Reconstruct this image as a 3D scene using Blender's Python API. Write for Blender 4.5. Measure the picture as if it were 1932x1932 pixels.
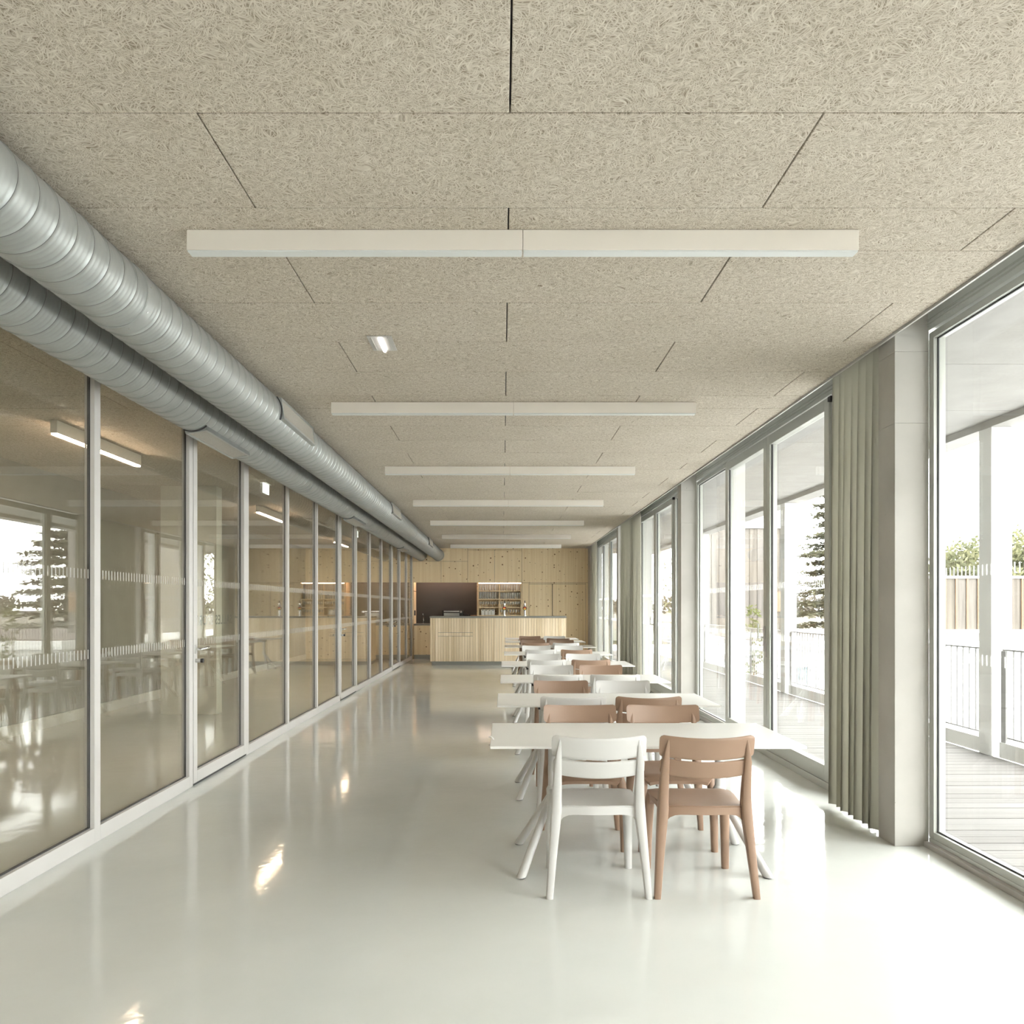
import bpy, bmesh, math, random
from mathutils import Vector, Matrix
for o in list(bpy.data.objects): bpy.data.objects.remove(o, do_unlink=True)
S = bpy.context.scene
C = S.collection
random.seed(7)

# ------------------------------------------------------------------ camera, sky, exposure
F = 1490.0; VX, VY = 948.0, 1145.0; EYE = 1.403
cam = bpy.data.cameras.new('camera'); cam_o = bpy.data.objects.new('camera', cam); C.objects.link(cam_o)
cam.sensor_width = 36.0; cam.lens = F/1932*36.0
cam.shift_x = (966-VX)/1932; cam.shift_y = (VY-966)/1932
cam_o.location = (0, 0, EYE); cam_o.rotation_euler = (math.pi/2, 0, 0)
cam.clip_end = 2000
S.camera = cam_o
W = bpy.data.worlds.new('world'); S.world = W; W.use_nodes = True
bg = W.node_tree.nodes['Background']
bg.inputs['Color'].default_value = (0.985, 1.0, 0.985, 1); bg.inputs['Strength'].default_value = 14.0
S.view_settings.view_transform = 'Standard'; S.view_settings.look = 'None'
S.view_settings.gamma = 1.0; S.view_settings.use_curve_mapping = False
S.view_settings.exposure = 0.42
try:
    S.cycles.transparent_max_bounces = 16
    S.cycles.max_bounces = 10; S.cycles.diffuse_bounces = 5; S.cycles.glossy_bounces = 4
except Exception: pass

# ------------------------------------------------------------------ materials
def new_mat(name):
    m = bpy.data.materials.new(name); m.use_nodes = True
    nt = m.node_tree; b = nt.nodes['Principled BSDF']
    return m, nt, b
def N(nt, t, **kw):
    n = nt.nodes.new(t)
    for k, v in kw.items(): setattr(n, k, v)
    return n
def plain(name, col, rough=0.5, metal=0.0, spec=0.5, noise=0.0, nscale=30.0, bump=0.0):
    m, nt, b = new_mat(name)
    b.inputs['Base Color'].default_value = (*col, 1); b.inputs['Roughness'].default_value = rough
    b.inputs['Metallic'].default_value = metal; b.inputs['Specular IOR Level'].default_value = spec
    if noise or bump:
        g = N(nt, 'ShaderNodeNewGeometry'); nz = N(nt, 'ShaderNodeTexNoise')
        nz.inputs['Scale'].default_value = nscale; nz.inputs['Detail'].default_value = 4
        nt.links.new(g.outputs['Position'], nz.inputs['Vector'])
        if noise:
            r = N(nt, 'ShaderNodeValToRGB')
            r.color_ramp.elements[0].position = 0.3; r.color_ramp.elements[1].position = 0.7
            r.color_ramp.elements[0].color = (*[c*(1-noise) for c in col], 1)
            r.color_ramp.elements[1].color = (*[min(1, c*(1+noise*0.6)) for c in col], 1)
            nt.links.new(nz.outputs['Fac'], r.inputs['Fac']); nt.links.new(r.outputs['Color'], b.inputs['Base Color'])
        if bump:
            bp = N(nt, 'ShaderNodeBump'); bp.inputs['Strength'].default_value = bump; bp.inputs['Distance'].default_value = 0.01
            nt.links.new(nz.outputs['Fac'], bp.inputs['Height']); nt.links.new(bp.outputs['Normal'], b.inputs['Normal'])
    return m
def glass(name, tint=(0.97, 0.98, 0.965), ior=1.5):
    m = bpy.data.materials.new(name); m.use_nodes = True; nt = m.node_tree
    nt.nodes.remove(nt.nodes['Principled BSDF'])
    out = nt.nodes['Material Output']
    t = N(nt, 'ShaderNodeBsdfTransparent'); t.inputs['Color'].default_value = (*tint, 1)
    gl = N(nt, 'ShaderNodeBsdfGlossy'); gl.inputs['Roughness'].default_value = 0.0; gl.inputs['Color'].default_value = (1, 1, 1, 1)
    # Schlick reflectance, the same from both faces of the pane
    f0 = ((ior-1)/(ior+1))**2
    lw = N(nt, 'ShaderNodeLayerWeight'); lw.inputs['Blend'].default_value = 0.5
    pw = N(nt, 'ShaderNodeMath', operation='POWER'); pw.inputs[1].default_value = 5.0
    fr = N(nt, 'ShaderNodeMath', operation='MULTIPLY_ADD'); fr.inputs[1].default_value = 1-f0; fr.inputs[2].default_value = f0
    nt.links.new(lw.outputs['Facing'], pw.inputs[0]); nt.links.new(pw.outputs[0], fr.inputs[0])
    mx = N(nt, 'ShaderNodeMixShader')
    nt.links.new(fr.outputs[0], mx.inputs['Fac']); nt.links.new(t.outputs[0], mx.inputs[1]); nt.links.new(gl.outputs[0], mx.inputs[2])
    nt.links.new(mx.outputs[0], out.inputs['Surface'])
    return m
def film(name, col, through):
    m, nt, b = new_mat(name)
    b.inputs['Base Color'].default_value = (*col, 1); b.inputs['Roughness'].default_value = 0.6
    t = N(nt, 'ShaderNodeBsdfTransparent'); mx = N(nt, 'ShaderNodeMixShader'); mx.inputs[0].default_value = through
    tl = N(nt, 'ShaderNodeBsdfTranslucent'); tl.inputs['Color'].default_value = (*col, 1); m2 = N(nt, 'ShaderNodeMixShader'); m2.inputs[0].default_value = 0.5
    nt.links.new(b.outputs[0], m2.inputs[1]); nt.links.new(tl.outputs[0], m2.inputs[2])
    nt.links.new(m2.outputs[0], mx.inputs[1]); nt.links.new(t.outputs[0], mx.inputs[2])
    nt.links.new(mx.outputs[0], nt.nodes['Material Output'].inputs['Surface'])
    return m
def emit(name, col, strength):
    m, nt, b = new_mat(name)
    b.inputs['Base Color'].default_value = (0.8, 0.8, 0.8, 1)
    b.inputs['Emission Color'].default_value = (*col, 1); b.inputs['Emission Strength'].default_value = strength
    return m
def ramp(nt, stops):
    r = N(nt, 'ShaderNodeValToRGB'); e = r.color_ramp.elements
    e[0].position = stops[0][0]; e[0].color = (*stops[0][1], 1)
    e[1].position = stops[-1][0]; e[1].color = (*stops[-1][1], 1)
    for p, c in stops[1:-1]:
        q = e.new(p); q.color = (*c, 1)
    return r
def mapping(nt, scale):
    g = N(nt, 'ShaderNodeNewGeometry'); mp = N(nt, 'ShaderNodeMapping')
    mp.inputs['Scale'].default_value = scale
    nt.links.new(g.outputs['Position'], mp.inputs['Vector'])
    return mp.outputs['Vector']

def mat_woodwool():
    m, nt, b = new_mat('wood_wool')
    b.inputs['Roughness'].default_value = 0.95; b.inputs['Specular IOR Level'].default_value = 0.1
    g = N(nt, 'ShaderNodeNewGeometry')
    wv = N(nt, 'ShaderNodeTexNoise'); wv.inputs['Scale'].default_value = 9; wv.inputs['Detail'].default_value = 1
    nt.links.new(g.outputs['Position'], wv.inputs['Vector'])
    ad = N(nt, 'ShaderNodeMixRGB'); ad.blend_type = 'ADD'; ad.inputs['Fac'].default_value = 0.10
    nt.links.new(g.outputs['Position'], ad.inputs[1]); nt.links.new(wv.outputs['Color'], ad.inputs[2])
    last = None
    for ang in (0.2, 0.95, 1.75, 2.55):                 # strands lying in several directions
        mp = N(nt, 'ShaderNodeMapping'); mp.vector_type = 'TEXTURE'
        mp.inputs['Rotation'].default_value = (0, 0, ang); mp.inputs['Scale'].default_value = (1/26.0, 1/230.0, 1.0)
        nt.links.new(ad.outputs[0], mp.inputs['Vector'])
        n = N(nt, 'ShaderNodeTexNoise'); n.inputs['Scale'].default_value = 1.0; n.inputs['Detail'].default_value = 1.5
        nt.links.new(mp.outputs[0], n.inputs['Vector'])
        if last is None: last = n.outputs['Fac']
        else:
            mx = N(nt, 'ShaderNodeMath', operation='MAXIMUM'); nt.links.new(last, mx.inputs[0]); nt.links.new(n.outputs['Fac'], mx.inputs[1]); last = mx.outputs[0]
    r2 = ramp(nt, [(0.47, (0.27, 0.225, 0.17)), (0.57, (0.545, 0.49, 0.415)), (0.74, (0.72, 0.67, 0.59))])
    nt.links.new(last, r2.inputs['Fac'])
    n3 = N(nt, 'ShaderNodeTexNoise'); n3.inputs['Scale'].default_value = 2.2; n3.inputs['Detail'].default_value = 4
    nt.links.new(g.outputs['Position'], n3.inputs['Vector'])
    r3 = ramp(nt, [(0.3, (0.93, 0.925, 0.91)), (0.7, (1.0, 1.0, 1.0))])
    nt.links.new(n3.outputs['Fac'], r3.inputs['Fac'])
    mu2 = N(nt, 'ShaderNodeMixRGB'); mu2.blend_type = 'MULTIPLY'; mu2.inputs['Fac'].default_value = 1
    nt.links.new(r2.outputs['Color'], mu2.inputs[1]); nt.links.new(r3.outputs['Color'], mu2.inputs[2])
    nt.links.new(mu2.outputs[0], b.inputs['Base Color'])
    bp = N(nt, 'ShaderNodeBump'); bp.inputs['Strength'].default_value = 0.35; bp.inputs['Distance'].default_value = 0.004
    nt.links.new(last, bp.inputs['Height']); nt.links.new(bp.outputs['Normal'], b.inputs['Normal'])
    return m
def mat_floor():
    m, nt, b = new_mat('resin_floor')
    vec = mapping(nt, (1, 1, 1))
    n = N(nt, 'ShaderNodeTexNoise'); n.inputs['Scale'].default_value = 1.6; n.inputs['Detail'].default_value = 5
    nt.links.new(vec, n.inputs['Vector'])
    r = ramp(nt, [(0.3, (0.63, 0.65, 0.625)), (0.7, (0.675, 0.69, 0.665))])
    nt.links.new(n.outputs['Fac'], r.inputs['Fac']); nt.links.new(r.outputs['Color'], b.inputs['Base Color'])
    n2 = N(nt, 'ShaderNodeTexNoise'); n2.inputs['Scale'].default_value = 9; n2.inputs['Detail'].default_value = 3
    nt.links.new(vec, n2.inputs['Vector'])
    bp = N(nt, 'ShaderNodeBump'); bp.inputs['Strength'].default_value = 0.16; bp.inputs['Distance'].default_value = 0.006
    nt.links.new(n2.outputs['Fac'], bp.inputs['Height']); nt.links.new(bp.outputs['Normal'], b.inputs['Normal'])
    b.inputs['Roughness'].default_value = 0.07; b.inputs['Specular IOR Level'].default_value = 0.33
    return m
def mat_spruce(name, base=((0.80, 0.64, 0.41), (0.90, 0.755, 0.53)), axis='x', knots=True, band=22.0, vary=False):
    m, nt, b = new_mat(name)
    b.inputs['Roughness'].default_value = 0.55; b.inputs['Specular IOR Level'].default_value = 0.25
    sc = {'x': (band, band, 0.5), 'z': (0.5, band, band)}[axis]
    vec = mapping(nt, sc)
    n = N(nt, 'ShaderNodeTexNoise'); n.inputs['Scale'].default_value = 1.0; n.inputs['Detail'].default_value = 3
    nt.links.new(vec, n.inputs['Vector'])
    r = ramp(nt, [(0.32, base[0]), (0.68, base[1])])
    nt.links.new(n.outputs['Fac'], r.inputs['Fac'])
    col = r.outputs['Color']
    if knots:
        g2 = N(nt, 'ShaderNodeNewGeometry'); sx_ = N(nt, 'ShaderNodeSeparateXYZ'); cx_ = N(nt, 'ShaderNodeCombineXYZ')
        nt.links.new(g2.outputs['Position'], sx_.inputs[0]); nt.links.new(sx_.outputs['X'], cx_.inputs['X']); nt.links.new(sx_.outputs['Z'], cx_.inputs['Y'])
        v2 = cx_.outputs[0]
        wn = N(nt, 'ShaderNodeTexNoise'); wn.inputs['Scale'].default_value = 1.1; wn.inputs['Detail'].default_value = 1
        nt.links.new(v2, wn.inputs['Vector'])
        vo = N(nt, 'ShaderNodeTexVoronoi'); vo.inputs['Scale'].default_value = 6.4; vo.voronoi_dimensions = '2D'
        nt.links.new(v2, vo.inputs['Vector'])
        sep = N(nt, 'ShaderNodeSeparateColor'); nt.links.new(vo.outputs['Color'], sep.inputs[0])
        # each knot has a size of its own; many cells have none
        mr = N(nt, 'ShaderNodeMapRange'); mr.inputs['From Min'].default_value = 0.45; mr.inputs['From Max'].default_value = 1.0
        mr.inputs['To Min'].default_value = 0.0; mr.inputs['To Max'].default_value = 0.115
        nt.links.new(sep.outputs[0], mr.inputs['Value'])
        sub = N(nt, 'ShaderNodeMath'); sub.operation = 'SUBTRACT'
        nt.links.new(mr.outputs[0], sub.inputs[0]); nt.links.new(vo.outputs['Distance'], sub.inputs[1])
        mr2 = N(nt, 'ShaderNodeMapRange'); mr2.inputs['From Min'].default_value = -0.035; mr2.inputs['From Max'].default_value = 0.02
        nt.links.new(sub.outputs[0], mr2.inputs['Value'])
        mx = N(nt, 'ShaderNodeMixRGB'); mx.inputs[2].default_value = (0.24, 0.13, 0.055, 1)
        nt.links.new(mr2.outputs[0], mx.inputs[0]); nt.links.new(col, mx.inputs[1]); col = mx.outputs[0]
    if vary:
        oi = N(nt, 'ShaderNodeObjectInfo'); rr = ramp(nt, [(0.0, (0.86, 0.82, 0.74)), (1.0, (1.1, 1.1, 1.12))])
        nt.links.new(oi.outputs['Random'], rr.inputs['Fac'])
        mu = N(nt, 'ShaderNodeMixRGB'); mu.blend_type = 'MULTIPLY'; mu.inputs['Fac'].default_value = 1
        nt.links.new(col, mu.inputs[1]); nt.links.new(rr.outputs['Color'], mu.inputs[2]); col = mu.outputs[0]
    nt.links.new(col, b.inputs['Base Color'])
    return m
def mat_planks():
    m, nt, b = new_mat('weathered_deck')
    b.inputs['Roughness'].default_value = 0.75
    vec = mapping(nt, (1.2, 60, 10))
    n = N(nt, 'ShaderNodeTexNoise'); n.inputs['Scale'].default_value = 1.0; n.inputs['Detail'].default_value = 4
    nt.links.new(vec, n.inputs['Vector'])
    r = ramp(nt, [(0.3, (0.085, 0.079, 0.073)), (0.7, (0.135, 0.128, 0.121))])
    nt.links.new(n.outputs['Fac'], r.inputs['Fac'])
    oi = N(nt, 'ShaderNodeObjectInfo'); rr = ramp(nt, [(0.0, (0.82, 0.80, 0.78)), (1.0, (1.08, 1.08, 1.08))])
    nt.links.new(oi.outputs['Random'], rr.inputs['Fac'])
    mu = N(nt, 'ShaderNodeMixRGB'); mu.blend_type = 'MULTIPLY'; mu.inputs['Fac'].default_value = 1
    nt.links.new(r.outputs['Color'], mu.inputs[1]); nt.links.new(rr.outputs['Color'], mu.inputs[2])
    nt.links.new(mu.outputs[0], b.inputs['Base Color'])
    return m
def mat_concrete(name, c0, c1, pits=True):
    m, nt, b = new_mat(name)
    b.inputs['Roughness'].default_value = 0.8; b.inputs['Specular IOR Level'].default_value = 0.25
    vec = mapping(nt, (1, 1, 1))
    n = N(nt, 'ShaderNodeTexNoise'); n.inputs['Scale'].default_value = 3.0; n.inputs['Detail'].default_value = 6
    nt.links.new(vec, n.inputs['Vector'])
    r = ramp(nt, [(0.3, c0), (0.7, c1)]); nt.links.new(n.outputs['Fac'], r.inputs['Fac'])
    col = r.outputs['Color']
    if pits:
        vo = N(nt, 'ShaderNodeTexVoronoi'); vo.inputs['Scale'].default_value = 16
        nt.links.new(vec, vo.inputs['Vector'])
        sep = N(nt, 'ShaderNodeSeparateColor'); nt.links.new(vo.outputs['Color'], sep.inputs[0])
        mr = N(nt, 'ShaderNodeMapRange'); mr.inputs['From Min'].default_value = 0.7; mr.inputs['From Max'].default_value = 1.0
        mr.inputs['To Min'].default_value = 0.0; mr.inputs['To Max'].default_value = 0.09
        nt.links.new(sep.outputs[0], mr.inputs['Value'])
        sub = N(nt, 'ShaderNodeMath'); sub.operation = 'GREATER_THAN'
        nt.links.new(mr.outputs[0], sub.inputs[0]); nt.links.new(vo.outputs['Distance'], sub.inputs[1])
        mx = N(nt, 'ShaderNodeMixRGB'); mx.inputs[2].default_value = (c0[0]*0.5, c0[1]*0.5, c0[2]*0.48, 1)
        nt.links.new(sub.outputs[0], mx.inputs[0]); nt.links.new(col, mx.inputs[1]); col = mx.outputs[0]
    nt.links.new(col, b.inputs['Base Color'])
    return m
def mat_leaf(name, c0, c1):
    m, nt, b = new_mat(name)
    vec = mapping(nt, (1, 1, 1))
    n = N(nt, 'ShaderNodeTexNoise'); n.inputs['Scale'].default_value = 1.3; n.inputs['Detail'].default_value = 3
    nt.links.new(vec, n.inputs['Vector'])
    r = ramp(nt, [(0.35, c0), (0.65, c1)]); nt.links.new(n.outputs['Fac'], r.inputs['Fac'])
    nt.links.new(r.outputs['Color'], b.inputs['Base Color']); b.inputs['Roughness'].default_value = 0.7
    tr = N(nt, 'ShaderNodeBsdfTranslucent'); nt.links.new(r.outputs['Color'], tr.inputs['Color'])
    mx = N(nt, 'ShaderNodeMixShader'); mx.inputs[0].default_value = 0.45
    nt.links.new(b.outputs[0], mx.inputs[1]); nt.links.new(tr.outputs[0], mx.inputs[2])
    nt.links.new(mx.outputs[0], nt.nodes['Material Output'].inputs['Surface'])
    return m
def mat_curtain():
    m, nt, b = new_mat('curtain_cloth')
    b.inputs['Base Color'].default_value = (0.46, 0.45, 0.39, 1); b.inputs['Roughness'].default_value = 0.9
    b.inputs['Specular IOR Level'].default_value = 0.1; b.inputs['Sheen Weight'].default_value = 0.2
    g = N(nt, 'ShaderNodeNewGeometry'); n = N(nt, 'ShaderNodeTexNoise'); n.inputs['Scale'].default_value = 350
    nt.links.new(g.outputs['Position'], n.inputs['Vector'])
    bp = N(nt, 'ShaderNodeBump'); bp.inputs['Strength'].default_value = 0.15; bp.inputs['Distance'].default_value = 0.002
    nt.links.new(n.outputs['Fac'], bp.inputs['Height']); nt.links.new(bp.outputs['Normal'], b.inputs['Normal'])
    tr = N(nt, 'ShaderNodeBsdfTranslucent'); tr.inputs['Color'].default_value = (0.50, 0.48, 0.41, 1)
    mx = N(nt, 'ShaderNodeMixShader'); mx.inputs[0].default_value = 0.2
    nt.links.new(b.outputs[0], mx.inputs[1]); nt.links.new(tr.outputs[0], mx.inputs[2])
    nt.links.new(mx.outputs[0], nt.nodes['Material Output'].inputs['Surface'])
    return m
M = dict(
    woodwool=mat_woodwool(), floor=mat_floor(),
    spruce=mat_spruce('spruce_panel'), counter=mat_spruce('counter_strips', ((0.70, 0.57, 0.40), (0.86, 0.75, 0.58)), band=40.0, knots=False, vary=True),
    deck=mat_planks(),
    concrete=mat_concrete('concrete', (0.43, 0.415, 0.385), (0.49, 0.475, 0.445)),
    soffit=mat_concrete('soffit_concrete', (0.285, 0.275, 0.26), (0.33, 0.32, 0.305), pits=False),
    white_frame=plain('white_lacquer', (0.50, 0.485, 0.47), 0.35),
    alu=plain('anodised_aluminium', (0.50, 0.51, 0.475), 0.42, metal=0.35, spec=0.5),
    alu_light=plain('aluminium_profile', (0.62, 0.63, 0.60), 0.35, metal=0.5),
    seal=plain('black_seal', (0.05, 0.05, 0.053), 0.6),
    glass_in=glass('partition_glass', (0.94, 0.945, 0.915), 1.75), glass_out=glass('window_glass', (0.98, 0.985, 0.975)),
    duct=plain('galvanised_steel', (0.39, 0.41, 0.405), 0.37, metal=0.45, noise=0.08, nscale=9),
    seam_shade=plain('duct_seam_shade', (0.10, 0.105, 0.105), 0.5, metal=0.5),  # dark tone paints in the shadow gap along the spiral seam
    grille=plain('perforated_grille', (0.42, 0.40, 0.36), 0.6, metal=0.3, noise=0.3, nscale=260),
    white_plastic=plain('white_plastic', (0.585, 0.575, 0.56), 0.42, noise=0.02, nscale=8),
    brown_plastic=plain('brown_plastic', (0.315, 0.205, 0.142), 0.45, noise=0.04, nscale=8),
    table=plain('table_laminate', (0.80, 0.795, 0.77), 0.35, noise=0.015, nscale=5),
    lamp=plain('lamp_housing', (0.80, 0.755, 0.695), 0.45, noise=0.01, nscale=5),
    diffuser=plain('lamp_diffuser', (0.70, 0.725, 0.72), 0.3),
    warm=emit('warm_lamp', (1.0, 0.74, 0.54), 75.0), led=emit('led_strip', (1.0, 0.66, 0.48), 45.0), led_shelf=emit('shelf_led_strip', (1.0, 0.72, 0.58), 9.0),
    cool=emit('emergency_tube', (1.0, 0.95, 0.9), 7.0), sign=emit('exit_sign_face', (0.9, 1.0, 0.95), 2.2),
    curtain=mat_curtain(),
    splash=plain('black_splashback', (0.035, 0.036, 0.036), 0.45),
    greytop=plain('grey_worktop', (0.24, 0.235, 0.22), 0.45, noise=0.08, nscale=40),
    plinth=plain('grey_plinth', (0.33, 0.335, 0.315), 0.45, metal=0.3),
    black=plain('black_plastic', (0.02, 0.02, 0.022), 0.4), chrome=plain('chrome', (0.82, 0.82, 0.81), 0.12, metal=1.0),
    steel=plain('brushed_steel', (0.55, 0.55, 0.54), 0.3, metal=0.9),
    glassware=film('glassware', (0.86, 0.86, 0.83), 0.5), plastic_box=plain('frosted_plastic', (0.70, 0.70, 0.68), 0.35),
    red=plain('badge_red', (0.62, 0.06, 0.04), 0.4), yellow=plain('badge_yellow', (0.85, 0.6, 0.1), 0.4),
    wicker=plain('wicker', (0.55, 0.36, 0.25), 0.7, noise=0.4, nscale=150),
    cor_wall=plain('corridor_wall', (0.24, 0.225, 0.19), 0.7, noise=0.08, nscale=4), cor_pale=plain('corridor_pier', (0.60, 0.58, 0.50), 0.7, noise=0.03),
    cor_base=plain('corridor_baseboard', (0.48, 0.46, 0.41), 0.5), ink=plain('lettering_grey', (0.10, 0.10, 0.095), 0.5),
    dash=film('white_film', (0.80, 0.80, 0.78), 0.58),
    ext_white=plain('white_render', (0.66, 0.655, 0.64), 0.6, noise=0.03, nscale=3), ext_steel=plain('white_steel', (0.2, 0.196, 0.19), 0.4),
    timber=mat_spruce('weathered_timber', ((0.075, 0.068, 0.061), (0.125, 0.115, 0.104)), band=9.0, knots=False, vary=True),
    batten=plain('timber_batten', (0.16, 0.105, 0.065), 0.7, noise=0.1), roofgravel=plain('pink_roofing', (0.085, 0.062, 0.057), 0.9, noise=0.15, nscale=6),
    darkglass=plain('dark_window', (0.10, 0.12, 0.13), 0.1),
    paving=plain('paving', (0.42, 0.425, 0.43), 0.8, noise=0.05, nscale=1.0), field=plain('dry_field', (0.055, 0.044, 0.028), 0.95, noise=0.15, nscale=0.06),
    grass=plain('grass_strip', (0.032, 0.038, 0.018), 0.95, noise=0.3, nscale=1.5),
    leaf_a=mat_leaf('broad_leaves', (0.055, 0.062, 0.028), (0.14, 0.137, 0.068)), leaf_b=mat_leaf('conifer_needles', (0.06, 0.064, 0.038), (0.13, 0.124, 0.078)),
    leaf_c=mat_leaf('distant_leaves', (0.065, 0.058, 0.046), (0.085, 0.076, 0.060)), leaf_d=mat_leaf('fresh_leaves', (0.05, 0.065, 0.02), (0.13, 0.14, 0.05)),
    bark=plain('bark', (0.16, 0.12, 0.09), 0.9, noise=0.3, nscale=12),
)

# ------------------------------------------------------------------ builders
def bx(bm, x0, x1, y0, y1, z0, z1):
    vs = [bm.verts.new(p) for p in ((x0,y0,z0),(x1,y0,z0),(x1,y1,z0),(x0,y1,z0),(x0,y0,z1),(x1,y0,z1),(x1,y1,z1),(x0,y1,z1))]
    for f in ((0,3,2,1),(4,5,6,7),(0,1,5,4),(1,2,6,5),(2,3,7,6),(3,0,4,7)): bm.faces.new([vs[i] for i in f])
    return bm
def boxes(*bs):
    bm = bmesh.new()
    for b in bs: bx(bm, *b)
    return bm
def loft(bm, rings, closed=True, cap=True):
    rv = [[bm.verts.new(p) for p in r] for r in rings]
    n = len(rings[0])
    for a, b in zip(rv[:-1], rv[1:]):
        for i in range(n if closed else n-1):
            j = (i+1) % n
            try: bm.faces.new((a[i], a[j], b[j], b[i]))
            except ValueError: pass
    if cap and closed:
        bm.faces.new(list(reversed(rv[0]))); bm.faces.new(rv[-1])
    return rv
def tube(bm, pts, r, n=12):
    pts = [Vector(p) for p in pts]
    rs = r if isinstance(r, (list, tuple)) else [r]*len(pts)
    rings = []
    for i, p in enumerate(pts):
        d = (pts[min(i+1, len(pts)-1)] - pts[max(i-1, 0)]).normalized()
        a = d.cross(Vector((0, 0, 1)))
        if a.length < 1e-3: a = Vector((1, 0, 0))
        a.normalize(); b = d.cross(a).normalized()
        rings.append([p + a*rs[i]*math.cos(2*math.pi*k/n) + b*rs[i]*math.sin(2*math.pi*k/n) for k in range(n)])
    loft(bm, rings)
    return bm
def lathe(bm, prof, n=14, c=(0,0,0)):
    rings = [[(c[0]+r*math.cos(2*math.pi*k/n), c[1]+r*math.sin(2*math.pi*k/n), c[2]+z) for k in range(n)] for r, z in prof]
    loft(bm, rings, cap=True)
    return bm
def link(o):
    C.objects.link(o); return o
def mesh_of(bm, name, mat, smooth=False, bevel=0.0):
    if bevel:
        bmesh.ops.bevel(bm, geom=list(bm.edges), offset=bevel, segments=2, profile=0.6, affect='EDGES')
    bmesh.ops.recalc_face_normals(bm, faces=bm.faces)
    me = bpy.data.meshes.new(name); bm.to_mesh(me); bm.free()
    me.materials.append(M[mat] if isinstance(mat, str) else mat)
    if smooth:
        for p in me.polygons: p.use_smooth = True
        try: me.set_sharp_from_angle(angle=math.radians(40))
        except Exception: pass
    return me
def obj(name, bm, mat, parent=None, world=False, smooth=False, bevel=0.0):
    """one mesh object; world=True: coordinates were given in world space under an unrotated parent"""
    if world and parent is not None:
        off = Vector(parent.location)
        if parent.parent is not None: off += Vector(parent.parent.location)
        bmesh.ops.translate(bm, verts=bm.verts, vec=-off)
    o = bpy.data.objects.new(name, mesh_of(bm, name, mat, smooth, bevel))
    if parent is not None: o.parent = parent
    return link(o)
def inst(name, me, loc, parent=None):
    o = bpy.data.objects.new(name, me); o.location = loc
    if parent is not None: o.parent = parent
    return link(o)
def tag(o, label=None, cat=None, group=None, kind=None):
    if label: o['label'] = label
    if cat: o['category'] = cat
    if group: o['group'] = group
    if kind: o['kind'] = kind
    return o
def thing(name, loc, label=None, cat=None, group=None, kind=None, rz=0.0):
    o = bpy.data.objects.new(name, None); o.location = loc; o.rotation_euler = (0, 0, rz); o.empty_display_size = 0.1
    link(o); return tag(o, label, cat, group, kind)
def dup(root, loc, rz, label):
    r = root.copy(); link(r); r.location = loc; r.rotation_euler = (0, 0, rz); r['label'] = label
    for ch in root.children:
        c = ch.copy(); link(c); c.parent = r
        for g in ch.children:
            d = g.copy(); link(d); d.parent = c
    return r
def ordinal(k): return ['first', 'second', 'third', 'fourth', 'fifth', 'sixth', 'seventh', 'eighth', 'ninth', 'tenth', 'eleventh', 'twelfth', 'thirteenth', 'fourteenth', 'fifteenth', 'sixteenth', 'seventeenth', 'eighteenth', 'nineteenth', 'twentieth', 'twenty first'][k-1]

# ------------------------------------------------------------------ floor, ceiling, walls
CEIL = EYE + 1.575          # 2.978
XL, XR, XE = -2.42, 2.50, 2.25
YB, Y0 = 21.24, -6.6
fl = obj('floor', boxes((-5.6, 2.62, Y0-0.3, YB+0.9, -0.12, 0.0)), 'floor'); tag(fl, 'pale grey glossy resin floor', 'floor', kind='structure')

ceil = obj('ceiling', boxes((-5.4, XE, Y0, YB+0.7, CEIL+0.03, CEIL+0.22)), 'black'); tag(ceil, 'ceiling of wood wool acoustic panels with dark joints', 'ceiling', kind='structure')
rows = []; per = 2.776
y = 3.1206 - 4*per
kk = 0
seq = []
while y < YB:
    for w in (0.376, 0.6, 0.6, 0.6, 0.6):
        seq.append((y, w)); y += w
# the row that starts at 3.1206 carries the joint in the room's middle (x = 0.024)
start = min(range(len(seq)), key=lambda i: abs(seq[i][0]-3.1206))
pcache = {}
for i, (ya, w) in enumerate(seq):
    if ya+w < Y0 or ya > YB-0.02: continue
    yb2 = min(ya+w, YB); ya2 = max(ya, Y0)
    off = 0.024 if (i-start) % 2 == 0 else 1.026
    xs = [off + 2.002*k for k in range(-5, 4)]
    edges = sorted([-5.3, XE] + [x for x in xs if -5.25 < x < XE-0.03])
    for a, b in zip(edges[:-1], edges[1:]):
        key = (round(b-a, 3), round(yb2-ya2, 3))
        if key not in pcache:
            lx, ly = b-a, yb2-ya2
            pcache[key] = mesh_of(boxes((-lx/2+0.003, lx/2-0.003, -ly/2+0.0022, ly/2-0.0022, 0, 0.03)), 'acoustic_panel', 'woodwool', bevel=0.003)
        o = inst('acoustic_panel', pcache[key], ((a+b)/2, (ya2+yb2)/2, CEIL + random.uniform(0, 0.0012)), ceil)
t = obj('trim_1', boxes((XE, XE+0.012, Y0, YB, CEIL-0.012, CEIL+0.2)), 'white_frame'); tag(t, 'thin pale metal strip edging the ceiling along the windows', 'trim', kind='structure')
t = obj('trim_2', boxes((XE+0.012, XR+0.12, Y0, YB, CEIL+0.205, CEIL+0.25)), 'alu'); tag(t, 'recess lid above the windows holding the curtain track', 'trim', kind='structure')

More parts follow.
